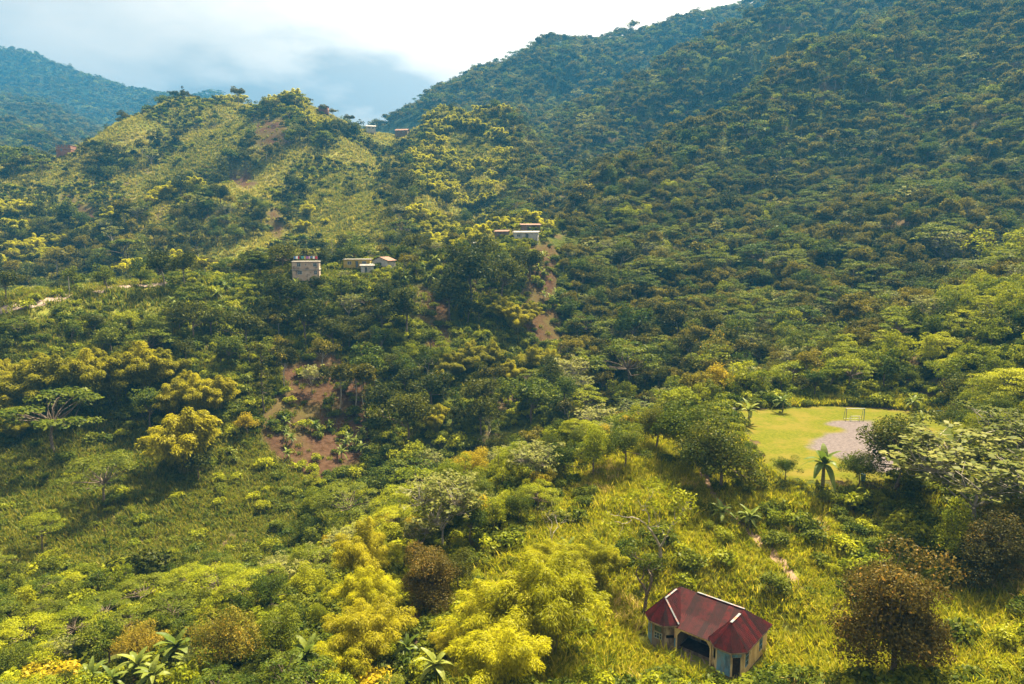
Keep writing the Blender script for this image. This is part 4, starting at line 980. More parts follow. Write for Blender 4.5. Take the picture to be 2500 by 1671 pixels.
print('trees as things', cnt, 'rest', len(rest))
def bulk(name, label, rws, lod, cat):
    if not rws: return
    kinds = sorted({(q[0], v) for q in rws for v in range(SPEC[q[0]][4])}); ix = {k: n for n, k in enumerate(kinds)}
    scatter(name, label, [joined(s_, lod, v) for s_, v in kinds], [(q[1], q[2], q[3]) for q in rws], [q[4]/SPEC[q[0]][3]*1.06 for q in rws],
            [(q[5]*2.399) % 6.28 for q in rws], [ix[(q[0], q[5] % SPEC[q[0]][4])] for q in rws], 0.04, cat)
bulk('wood', 'low leafy growth filling in between the nearer trees', [q for q in rest if q[2] < 172], 1, 'wood')
bulk('forest', 'dense olive green forest covering the mountainsides', [q for q in rest if q[2] >= 172 and q[2] < 390], 1, 'forest')
bulk('forest', 'dark hazy forest of the far slopes and ridges', [q for q in rest if q[2] >= 390], 2, 'forest')

# ------------------------------------------------------------------ undergrowth and grass
def sow(name, label, srcs, spacing, y0, y1, seed, rule, sc_rng, tilt=0.08, cat=None, xlim=None):
    X, Y = jitter_grid(spacing, -y1*0.87 if xlim is None else xlim[0], y1*0.87 if xlim is None else xlim[1], y0, y1, seed, 0.5)
    k = (Y >= y0) & (Y < y1); X, Y = X[k], Y[k]
    Z = ground(X, Y); px, py = proj(X, Y, Z); r = np.random.default_rng(seed)
    ok = rule(px, py, X, Y, r) & seen(X, Y, Z, 2.5) & (px > -60) & (px < 1084) & (py < 740)
    for x, y, rad in _keep[:-1]: ok &= np.hypot(X-x, Y-y) > rad*0.45
    lx = (X-HOUSE[0])*math.cos(-HOUSE_RZ) - (Y-HOUSE[1])*math.sin(-HOUSE_RZ); ly = (X-HOUSE[0])*math.sin(-HOUSE_RZ) + (Y-HOUSE[1])*math.cos(-HOUSE_RZ)
    ok &= ~((np.abs(lx) < 5.6) & (ly > -4.1) & (ly < 4.1))
    if name != 'short_grass': ok &= ~(in_poly(px, py, pitN) & (Y < 105))
    X, Y, Z = X[ok], Y[ok], Z[ok]; n = len(X)
    if not n: return
    s_ = r.uniform(*sc_rng, n) * (0.8 + 0.35*(1+vnoise(X, Y, 4, seed)))
    print(name, n)
    scatter(name, label, srcs, np.stack([X, Y, Z], -1), s_, r.uniform(0, 6.28, n), r.integers(0, len(srcs), n), tilt, cat)
pitN = dpoly((1740,1040),(1860,1090),(2050,1100),(2060,1135),(1900,1150),(1790,1140),(1740,1100))
pitP = dpoly((1672,950),(1700,938),(1800,932),(1900,930),(2010,932),(2120,942),(2190,985),(2200,1045),(2140,1090),(2000,1110),(1870,1112),(1800,1098),(1740,1055),(1705,1000))
TG = [grass_source('tall_grass_tuft', 'grass', s_, n=24, H=1.35) for s_ in (1, 2, 3, 4)]
SG = [grass_source('slope_grass_tuft', 'grass2', s_, n=26, H=1.15, wid=0.06, seg=2) for s_ in (5, 6, 7)]
ST = [grass_source('straw_tuft', 'straw', s_, n=20, H=1.6, wid=0.05) for s_ in (8, 9)]
sow('tall_grass', 'tall bright green grass around the red-roofed house', TG, 0.62, 44, 122, 31, lambda px, py, X, Y, r: in_poly(px, py, NEARGRASS) | ((px > 420) & (Y < 100) & ~in_poly(px, py, pitP) & (r.uniform(0,1,len(px)) < .5)) | ((px > 560) & (Y < 130) & ~in_poly(px, py, pitP) & (r.uniform(0,1,len(px)) < .5)), (0.5, 1.0), 0.12, 'grass', (-45, 110))
sow('dry_grass', 'dry straw-coloured grass tufts scattered in the tall grass', ST, 1.3, 44, 100, 32, lambda px, py, X, Y, r: (px > 430) & (vnoise(X, Y, 6, 91) > 0.42) & ~in_poly(px, py, pitP), (0.6, 1.0), 0.15, 'grass', (-20, 80))
sow('slope_grass', 'darker green grass and vines covering the valley slope', SG, 0.92, 84, 172, 33, lambda px, py, X, Y, r: (px < 420) & (Y < 172) & ~(zone_mask(SOIL, px, py, Y) & (r.uniform(0,1,len(px)) < .92)), (0.75, 1.35), 0.15, 'grass')
sow('slope_grass', 'grass patches on the far hill faces', SG, 2.0, 172, 560, 34, lambda px, py, X, Y, r: zone_mask(GRASS, px, py, Y) | ((Y < 265) & (px < 556) & ~(zone_mask(SOIL, px, py, Y) & (r.uniform(0,1,len(px)) < .92))), (1.1, 1.9), 0.15, 'grass')
HG = [grass_source('hill_grass_tuft', 'hillgrass', s_, n=20, H=1.1, wid=0.10, seg=2) for s_ in (15, 16)]
sow('hill_grass', 'sunny yellow-green grass on the hill beyond the houses', HG, 1.9, 266, 600, 38, lambda px, py, X, Y, r: (px < 545) & ~(zone_mask(SOIL, px, py, Y) & (r.uniform(0,1,len(px)) < .9)), (0.8, 1.7), 0.2, 'grass')
sow('pitch_edge_grass', 'tall grass along the far edge of the football pitch', TG, 0.55, 100, 150, 40, lambda px, py, X, Y, r: in_poly(px, py, dpoly((1690,938),(1800,905),(1900,895),(2060,905),(2160,930),(2170,950),(2010,932),(1900,929),(1800,932))), (0.6, 1.1), 0.12, 'grass')
sow('short_grass', 'short grass between the football pitch and the thicket below it', TG, 0.6, 70, 105, 41, lambda px, py, X, Y, r: in_poly(px, py, pitN) & ~in_poly(px, py, pitP), (0.30, 0.5), 0.12, 'grass')
sow('verge_grass', 'bright yellow grass verge along the ridge road', HG, 0.9, 150, 215, 39, lambda px, py, X, Y, r: in_poly(px, py, dpoly((0,692),(130,668),(165,670),(60,700),(0,712))) | in_poly(px, py, dpoly((215,662),(300,640),(390,626),(400,645),(300,655),(225,672))), (0.7, 1.1), 0.15, 'grass')
US = [joined('shrub', 1, 0), joined('shrub', 1, 1), joined('shrub_bright', 1, 0), joined('shrub', 1, 1), joined('shrub_bright', 1, 1), joined('shrub', 1, 2)]
UF = [joined('shrub', 2, 0), joined('shrub_dark', 2, 1), joined('shrub_bright', 2, 0), joined('shrub_dark', 2, 0)]
UN = US + [joined('shrub_bright', 0, 0), joined('shrub', 0, 1), joined('shrub', 0, 0)]
def r_under(px, py, X, Y, r):
    g = in_poly(px, py, NEARGRASS) & (Y < 118); p_ = np.where(g, 0.05 + 0.30*(vnoise(X, Y, 5, 95) > 0.35), 0.85)
    p_ = np.where((px < 300) & (Y > 96) & (Y < 146), 0.10 + 0.4*(vnoise(X, Y, 8, 96) > 0.3), p_)
    p_ = np.where((px < 172) & (py < 320) & (Y > 150) & (Y < 215), 0.1, p_)
    return (r.uniform(0,1,len(px)) < p_) & ~in_poly(px, py, pitP) & ~(zone_mask(SOIL, px, py, Y) & (r.uniform(0,1,len(px)) < .76))
sow('undergrowth', 'leafy undergrowth between the nearer trees', UN, 1.75, 44, 130, 35, r_under, (0.45, 1.05), 0.1, 'undergrowth')
sow('undergrowth', 'leafy undergrowth on the slope below the houses', US, 2.4, 130, 270, 36, r_under, (0.6, 1.3), 0.1, 'undergrowth')
sow('undergrowth', 'scrub covering the hill beyond the houses', UF, 3.6, 270, 640, 37, lambda px, py, X, Y, r: ((px < 556) | (Y > 500)) & (vnoise(X, Y, 18, 83) > 0.0) & ~(zone_mask(SOIL + GRASS, px, py, Y) & (r.uniform(0,1,len(px)) < .75)), (0.7, 1.5), 0.1, 'undergrowth')

# ------------------------------------------------------------------ the old red-roofed house
def weathered(name, base, worn, patch=None, scale=1.6, stretch=(1, 1, 0.35), rough=0.85, lo=0.45, hi=0.62):
    return plain_mat(name, base, worn, scale, rough, 7, 0.25, patch, True, (lo, hi), stretch)
def sheet_mat(name, ca, cb, rust):
    m = bpy.data.materials.new(name); nt, N, L, out = nodes(m)
    tc = N.new('ShaderNodeTexCoord'); P = tc.outputs['Object']; oi = N.new('ShaderNodeObjectInfo')
    f = noise_n(N, L, P, 1.4, 7, 0.7); f2 = noise_n(N, L, P, 5.0, 6, 0.7)
    col = mixc(N, L, oi.outputs['Random'], ca, cb)
    col = mixc(N, L, ramp(N, L, f, 0.35, 0.75), col, tuple(v*0.55 for v in ca))
    col = mixc(N, L, ramp(N, L, f2, 0.62, 0.74), col, rust)
    b = N.new('ShaderNodeBsdfPrincipled'); L.new(col, b.inputs['Base Color']); b.inputs['Roughness'].default_value = 0.7; b.inputs['Specular IOR Level'].default_value = 0.15
    L.new(b.outputs[0], out.inputs[0]); return m
M['sheet'] = sheet_mat('red_painted_sheet', (0.013, 0.0018, 0.0035), (0.066, 0.0024, 0.0042), (0.085, 0.022, 0.010))
M['cap'] = plain_mat('white_ridge_cap', (0.09, 0.10, 0.115), (0.17, 0.18, 0.195), 3, 0.7, cc=(0.35, 0.10, 0.06))
M['cream'] = weathered('cream_peeling_boards', (0.66, 0.50, 0.28), (0.48, 0.33, 0.17), (0.16, 0.105, 0.07))
M['blue'] = weathered('faded_blue_boards', (0.14, 0.28, 0.42), (0.08, 0.14, 0.20), (0.22, 0.20, 0.17))
M['board'] = weathered('grey_weathered_boards', (0.22, 0.17, 0.125), (0.10, 0.07, 0.052), (0.34, 0.27, 0.19))
M['plinth'] = weathered('stained_plinth', (0.18, 0.13, 0.10), (0.07, 0.05, 0.04), (0.05, 0.045, 0.025))
M['dark'+'wood'] = plain_mat('dark_interior_wood', (0.018, 0.011, 0.009), (0.04, 0.024, 0.018), 3)
M['frame'] = plain_mat('window_frame_paint', (0.20, 0.22, 0.20), (0.36, 0.36, 0.32), 4)
def glass_mat(name, c=(0.02, 0.03, 0.035)):
    m = bpy.data.materials.new(name); nt, N, L, out = nodes(m); b = N.new('ShaderNodeBsdfPrincipled')
    b.inputs['Base Color'].default_value = (*c, 1); b.inputs['Roughness'].default_value = 0.12; L.new(b.outputs[0], out.inputs[0]); return m
M['glass'] = glass_mat('dusty_dark_glass', (0.03, 0.05, 0.06))

def wall_run(parent, a, b, z0, z1, th, mat, holes=(), name='wall'):
    """wall from a to b (plan points) with rectangular openings (s0, s1, h0, h1) along it; boards lie as narrow strips"""
    a = Vector((*a, 0)); b = Vector((*b, 0)); d = b - a; Ln = d.length; d.normalize(); n = Vector((d.y, -d.x, 0)); mb = MB()
    xs = sorted({0.0, Ln, *[h[0] for h in holes], *[h[1] for h in holes]}); k = int(Ln/0.45); xs = sorted(set(xs) | {Ln*i/k for i in range(1, k) if all(abs(Ln*i/k-x) > 0.12 for x in xs)})
    r = random.Random(int(Ln*1000) + int(a.x*77))
    for s0, s1 in zip(xs[:-1], xs[1:]):
        segs = [(z0, z1)]
        for h in holes:
            if s0 >= h[0]-1e-6 and s1 <= h[1]+1e-6: segs = [(z0, h[2]), (h[3], z1)]
        for q0, q1 in segs:
            if q1 - q0 < 0.02: continue
            o = r.uniform(-0.006, 0.006); p = a + d*(s0+0.004); q = a + d*(s1-0.004)
            V = []
            for pt in (p, q):
                for off in (o, -th): V += [(pt + n*off + Vector((0,0,q0))), (pt + n*off + Vector((0,0,q1)))]
            mb.add(V, [(0,4,5,1),(2,3,7,6),(0,1,3,2),(4,6,7,5),(1,5,7,3),(0,2,6,4)])
    return mb.build(name, M[mat], parent)
def window_in(parent, a, b, s0, s1, h0, h1, cols, rows_, th, mat='frame', glass='glass', name='window', missing=()):
    a = Vector((*a, 0)); b = Vector((*b, 0)); d = (b-a).normalized(); n = Vector((d.y, -d.x, 0)); P = lambda s, h, o: a + d*s + n*o + Vector((0,0,h))
    mb = MB(); f = 0.06
    for (x0, x1, y0, y1) in ((s0, s0+f, h0, h1), (s1-f, s1, h0, h1), (s0+f, s1-f, h0, h0+f), (s0+f, s1-f, h1-f, h1)):
        V = [P(x, y, o) for o in (0.03, -0.08) for x, y in ((x0,y0),(x1,y0),(x1,y1),(x0,y1))]; mb.add(V, [(0,1,2,3),(7,6,5,4),(0,4,5,1),(1,5,6,2),(2,6,7,3),(3,7,4,0)])
    for i in range(1, cols): x = s0+(s1-s0)*i/cols; V = [P(xx, yy, o) for o in (0.012, -0.03) for xx, yy in ((x-.02,h0+f),(x+.02,h0+f),(x+.02,h1-f),(x-.02,h1-f))]; mb.add(V, [(0,1,2,3),(7,6,5,4),(0,4,5,1),(1,5,6,2),(2,6,7,3),(3,7,4,0)])
    for i in range(1, rows_): y = h0+(h1-h0)*i/rows_; V = [P(xx, yy, o) for o in (0.015, -0.032) for xx, yy in ((s0+f,y-.02),(s1-f,y-.02),(s1-f,y+.02),(s0+f,y+.02))]; mb.add(V, [(0,1,2,3),(7,6,5,4),(0,4,5,1),(1,5,6,2),(2,6,7,3),(3,7,4,0)])
    w = mb.build(name, M[mat], parent)
    if glass:
        for i in range(cols):
            for j in range(rows_):
                if (i, j) in missing: continue
                x0 = s0+(s1-s0)*i/cols+.02; x1 = s0+(s1-s0)*(i+1)/cols-.02; y0 = h0+(h1-h0)*j/rows_+.02; y1 = h0+(h1-h0)*(j+1)/rows_-.02
                pb = MB(); V = [P(x, y, o) for o in (-0.012, -0.018) for x, y in ((x0,y0),(x1,y0),(x1,y1),(x0,y1))]; pb.add(V, [(0,1,2,3),(7,6,5,4),(0,4,5,1),(1,5,6,2),(2,6,7,3),(3,7,4,0)])
                pb.build('pane', M[glass], w)
    return w
def clip_half(poly, n, c):
    out = []
    for i in range(len(poly)):
        p, q = poly[i], poly[(i+1) % len(poly)]; a = p.dot(n)-c; b = q.dot(n)-c
        if a >= 0: out.append(p)
        if (a > 0 > b) or (a < 0 < b): out.append(p + (q-p)*(a/(a-b)))
    return out
def roof_facet(roof, pts, eave, wid=0.62, mat='sheet', seed=0):
    """a roof slope laid with single corrugated sheets running up the slope"""
    P = [Vector(p) for p in pts]; e = (Vector(eave[1])-Vector(eave[0])).normalized(); nrm = (P[1]-P[0]).cross(P[2]-P[0]).normalized()
    if nrm.z < 0: P.reverse(); nrm = -nrm
    r = random.Random(seed); lo = min(p.dot(e) for p in P); hi = max(p.dot(e) for p in P); s0 = lo; k = 0
    while s0 < hi - 0.02:
        s1 = min(s0+wid, hi)
        q = clip_half(clip_half(P, e, s0), -e, -(s1+0.03))
        if len(q) >= 3:
            lift = (0.012 if k % 2 else 0.0) + r.uniform(0, 0.006); mb = MB()
            # corrugations: three ribs per sheet
            mb.slab([p + nrm*lift for p in q], 0.02)
            for f in (0.2, 0.5, 0.8):
                c = s0+(s1-s0)*f; rb = clip_half(clip_half(P, e, c-0.045), -e, -(c+0.045))
                if len(rb) >= 3: mb.slab([p + nrm*(lift+0.022) for p in rb], 0.0215)
            mb.build('roof_sheet', M[mat], roof)
        s0 = s1; k += 1
def cap_strip(roof, a, b, wid=0.20):
    mb = MB(); mb.beam(Vector(a)+Vector((0,0,0.06)), Vector(b)+Vector((0,0,0.06)), wid, 0.035); return mb.build('ridge_cap', M['cap'], roof)
def old_house():
    t = thing('abandoned_house', 'abandoned wooden house with dark red hipped metal roof and two bay fronts in tall grass', 'house', tuple(HOUSE), HOUSE_RZ)
    S = 0.93; t.scale = (S, S, S)
    ox, oy = -5.25, 0.1                                             # plan origin to middle
    def q(x, y): return (x+ox, y+oy)
    EZ, RZ_ = 3.0, 5.0; X1 = 10.5
    def bay(x0, x1): return [q(x1, -2.6), q(x1-0.95, -3.55), q(x0+0.95, -3.55), q(x0, -2.6)]
    # plinth under everything
    pl = MB(); pts = [q(0.05, 3.35), *[q(*p) for p in ((0.05,-2.6),(0.97,-3.5),(2.4,-3.5),(3.3,-2.6),(3.3,-2.1),(7.2,-2.1),(7.2,-2.6),(8.1,-3.5),(9.5,-3.5),(10.45,-2.6),(10.45,3.35))]]
    n = len(pts); pl.add([(x, y, -1.2) for x, y in pts]+[(x, y, 0.30) for x, y in pts], [tuple(range(n, 2*n))]+[(i, (i+1) % n, n+(i+1) % n, n+i) for i in range(n)]); pl.build('plinth', M['plinth'], t)
    z0 = 0.25
    # right side, back, left side
    A, B = q(10.5, 3.4), q(10.5, -2.6)
    wall_run(t, B, A, z0, EZ, 0.12, 'cream', [(0.35, 1.15, 1.0, 2.6), (3.9, 4.7, 1.0, 2.6)])
    window_in(t, B, A, 0.35, 1.15, 1.0, 2.6, 2, 3, 0.12, 'blue'); window_in(t, B, A, 3.9, 4.7, 1.0, 2.6, 2, 3, 0.12, 'blue', missing=((0, 1), (1, 2)))
    wall_run(t, q(10.5, 3.4), q(0, 3.4), z0, EZ, 0.12, 'board')
    wall_run(t, q(0, 3.4), q(0, -2.6), z0, EZ, 0.12, 'blue', [(3.6, 4.5, 1.0, 2.5)]); window_in(t, q(0, 3.4), q(0, -2.6), 3.6, 4.5, 1.0, 2.5, 2, 3, 0.12)
    # right bay: doorway, blue boards, open window
    b = bay(7.2, 10.5); L1 = (Vector(b[0])-Vector(b[1])).length; L2 = (Vector(b[1])-Vector(b[2])).length
    wall_run(t, b[1], b[0], z0, EZ, 0.12, 'cream', [(0.22, 1.02, z0, 2.25)])
    dm = MB(); dv = (Vector(b[0])-Vector(b[1])).normalized(); nn = Vector((dv.y, -dv.x))
    p0 = Vector(b[1])+dv*0.22-nn*0.1; p1 = Vector(b[1])+dv*1.02-nn*0.1; dm.beam((*p0, 1.25), (*p1, 1.25), 0.05, 2.0); d_ = dm.build('door', M['darkwood'], t); d_['label'] = 'dark open doorway leaf'
    lm = MB(); p0 = Vector(b[1])+dv*0.1+nn*0.035; p1 = Vector(b[1])+dv*1.12+nn*0.035; lm.beam((*p0, 2.52), (*p1, 2.52), 0.05, 0.42); lm.build('door_lintel', M['blue'], t)
    wall_run(t, b[2], b[1], z0, EZ, 0.12, 'blue')
    wall_run(t, b[3], b[2], z0, EZ, 0.12, 'cream', [(0.3, 1.0, 1.15, 2.55)])
    # left bay: two windows, a boarded one, blue corner
    b = bay(0, 3.3)
    wall_run(t, b[1], b[0], z0, EZ, 0.12, 'board', [(0.25, 1.1, 1.35, 1.75)])
    pm = MB(); dv = (Vector(b[0])-Vector(b[1])).normalized(); nn = Vector((dv.y, -dv.x)); p0 = Vector(b[1])+dv*1.12+nn*0.03; p1 = Vector(b[1])+dv*1.34+nn*0.03; pm.beam((*p0, 1.62), (*p1, 1.62), 0.06, 2.7); pm.build('corner_post', M['cream'], t)
    pm = MB(); p0 = Vector(b[1])+dv*1.10+nn*0.066; p1 = Vector(b[1])+dv*1.33+nn*0.066; pm.beam((*p0, 0.95), (*p1, 0.95), 0.01, 1.0); pm.build('paint_patch', M['blue'], t)
    wall_run(t, b[2], b[1], z0, EZ, 0.12, 'board', [(0.28, 1.2, 1.1, 2.6)]); window_in(t, b[2], b[1], 0.28, 1.2, 1.1, 1.85, 3, 2, 0.12, 'frame'); window_in(t, b[2], b[1], 0.28, 1.2, 1.86, 2.6, 1, 1, 0.12, 'board')
    wall_run(t, b[3], b[2], z0, EZ, 0.12, 'blue', [(0.4, 1.0, 1.1, 2.5)]); window_in(t, b[3], b[2], 0.4, 1.0, 1.1, 2.5, 2, 3, 0.12)
    # porch: returns, dark back wall, arched front, fallen boards
    wall_run(t, q(3.3, -2.6), q(3.3, 0.0), z0, 2.9, 0.12, 'board'); wall_run(t, q(7.2, 0.0), q(7.2, -2.6), z0, 2.9, 0.12, 'board')
    wall_run(t, q(3.3, 0.0), q(7.2, 0.0), z0, 2.9, 0.1, 'board', [(1.5, 2.5, z0, 2.3)])
    dm = MB(); dm.box((*q(4.85, 0.13), z0), (*q(5.75, 0.18), 2.28)); dm.build('door', M['darkwood'], t)
    fm = MB(); fl = MB(); fl.box((*q(3.45, -2.0), 0.302), (*q(7.05, -0.12), 0.34)); fl.build('porch_floor', M['darkwood'], t)
    K = 14; yy = -2.72; x0, x1 = 3.3, 7.2; top = 2.72; V = []; F = []
    for k in range(K+1):
        s_ = k/K; x = x0+(x1-x0)*s_; e_ = abs(2*s_-1); low = 2.42 - 1.0*max(0, e_-0.72)**1.2/0.28**1.2*0.9
        for o in (0, 0.07): V += [(*q(x, yy+o), low), (*q(x, yy+o), top)]
    for k in range(K): a_ = 4*k; F += [(a_, a_+4, a_+5, a_+1), (a_+2, a_+3, a_+7, a_+6), (a_, a_+2, a_+6, a_+4), (a_+1, a_+5, a_+7, a_+3)]
    fm.add(V, F); fm.build('porch_arch', M['cream'], t)
    for x in (3.38, 7.12):
        pm = MB(); pm.box((*q(x-0.07, -2.76), -0.3), (*q(x+0.07, -2.62), 2.7)); pm.build('porch_post', M['cream'], t)
    r = random.Random(4)
    for i in range(9):
        mb = MB(); c = Vector((*q(r.uniform(3.8, 6.6), r.uniform(-3.6, -2.3)), 0.05)); a_ = r.uniform(0, 3.1); v = Vector((math.cos(a_), math.sin(a_), r.uniform(-.15, .3)))*r.uniform(0.4, 0.8); mb.beam(c-v, c+v, 0.14, 0.03); mb.build('fallen_board', M['board'], t)
    # roof
    mb = MB(); mb.beam((*q(1.65, 1.25), RZ_-0.14), (*q(8.85, 1.25), RZ_-0.14), 0.1, 0.16); roof = mb.build('roof', M['darkwood'], t)
    roof['label'] = 'dark red corrugated roof with white ridge caps'
    def z(x, y, zz): return (*q(x, y), zz)
    ov = 0.35; Av, Bv = z(1.65, 1.25, RZ_), z(8.85, 1.25, RZ_); PL, PR = z(1.65, -2.1, RZ_), z(8.85, -2.1, RZ_)
    BL, BR = z(-ov, 3.75, EZ), z(X1+ov, 3.75, EZ)
    def bay_eave(x0, x1): return [z(x1+ov, -2.75, EZ), z(x1-0.80, -3.95, EZ), z(x0+0.80, -3.95, EZ), z(x0-ov, -2.75, EZ)]
    bl, br = bay_eave(0, 3.3), bay_eave(7.2, X1)
    roof_facet(roof, [Av, Bv, BR, BL], (BL, BR), seed=1)
    roof_facet(roof, [Bv, PR, br[0], BR], (br[0], BR), seed=2); roof_facet(roof, [Av, BL, bl[3], PL], (bl[3], BL), seed=3)
    for P, e_, sd in ((PL, bl, 4), (PR, br, 7)):
        for k in range(3): roof_facet(roof, [P, e_[k], e_[k+1]], (e_[k], e_[k+1]), 0.5, seed=sd+k)
    yv = -2.3; VL, VR = z(3.65, yv, EZ), z(6.85, yv, EZ)
    roof_facet(roof, [Av, PL, bl[0], VL], (bl[0], VL), seed=10); roof_facet(roof, [Bv, VR, br[3], PR], (br[3], VR), seed=11)
    roof_facet(roof, [Av, VL, VR, Bv], (VL, VR), seed=12)
    roof_facet(roof, [z(3.2, -1.2, 3.62), z(3.2, -3.05, 2.80), z(7.3, -3.05, 2.80), z(7.3, -1.2, 3.62)], (z(3.2, -3, 0), z(7.3, -3, 0)), seed=13)
    def lerp(a, b, f): return tuple(np.array(a)*(1-f) + np.array(b)*f)
    cap_strip(roof, lerp(Av, PL, 0.25), PL); cap_strip(roof, lerp(Av, Bv, 0.28), Bv); cap_strip(roof, PL, lerp(PL, bl[0], 0.98), 0.2); cap_strip(roof, PR, lerp(Bv, PR, 0.35), 0.24)
    mb = MB()
    for a_, b_ in ((bl[0], bl[1]), (bl[1], bl[2]), (bl[2], bl[3]), (br[0], br[1]), (br[1], br[2]), (br[2], br[3]), (br[0], BR), (bl[3], BL), (BL, BR)):
        mb.beam(Vector(a_)-Vector((0,0,0.10)), Vector(b_)-Vector((0,0,0.10)), 0.03, 0.14)
    mb.build('fascia', M['board'], roof)
    cm = MB(); n = len(pts); cm.add([(x, y, 2.96) for x, y in pts], [tuple(range(n))]); cm.build('ceiling', M['darkwood'], t)
old_house()

# ------------------------------------------------------------------ houses of the ridge
M['block'] = plain_mat('bare_concrete_render', (0.37, 0.27, 0.195), (0.46, 0.35, 0.265), 0.8, 0.9, 6, 0.1, (0.149, 0.118, 0.093))
M['slabc'] = plain_mat('concrete_slab', (0.260, 0.236, 0.205), (0.341, 0.310, 0.279), 1.2, 0.9)
M['zinc'] = plain_mat('zinc_sheet', (0.16, 0.16, 0.155), (0.27, 0.27, 0.26), 1.5, 0.5, cc=(0.136, 0.068, 0.043))
M['rust'] = plain_mat('rusty_sheet', (0.136, 0.053, 0.031), (0.198, 0.087, 0.050), 1.5, 0.75, cc=(0.062, 0.028, 0.019))
M['yellowwall'] = plain_mat('yellow_wall', (0.322, 0.223, 0.037), (0.384, 0.279, 0.074), 1.0, 0.9)
M['whitewall'] = plain_mat('white_wall', (0.360, 0.341, 0.310), (0.434, 0.415, 0.384), 1.0, 0.9, cc=(0.248, 0.217, 0.186))
M['brick'] = plain_mat('red_block_wall', (0.20, 0.085, 0.06), (0.27, 0.13, 0.09), 1.5, 0.9)
M['woodwall'] = plain_mat('board_wall', (0.124, 0.081, 0.056), (0.186, 0.130, 0.093), 1.5, 0.9)
M['post'] = plain_mat('pole_wood', (0.186, 0.161, 0.136), (0.260, 0.229, 0.198), 2, 0.9)
M['paint_w'] = plain_mat('white_paint', (0.384, 0.384, 0.372), (0.484, 0.484, 0.471), 3, 0.6, cc=(0.279, 0.260, 0.236))
M['paint_b'] = plain_mat('blue_paint', (0.031, 0.124, 0.198), (0.056, 0.174, 0.248), 3, 0.6)
M['black'] = plain_mat('black_plastic', (0.012, 0.012, 0.014), (0.02, 0.02, 0.022), 3, 0.4)
M['net'] = plain_mat('net_cord', (0.217, 0.217, 0.205), (0.279, 0.279, 0.260), 3, 0.8)
CL = [plain_mat('cloth_%d' % i, c, tuple(v*1.25 for v in c), 4, 0.95) for i, c in enumerate(((0.05,0.16,0.42),(0.62,0.62,0.66),(0.42,0.05,0.07),(0.02,0.03,0.05),(0.06,0.30,0.30),(0.50,0.42,0.10),(0.30,0.12,0.34),(0.62,0.34,0.40)))]
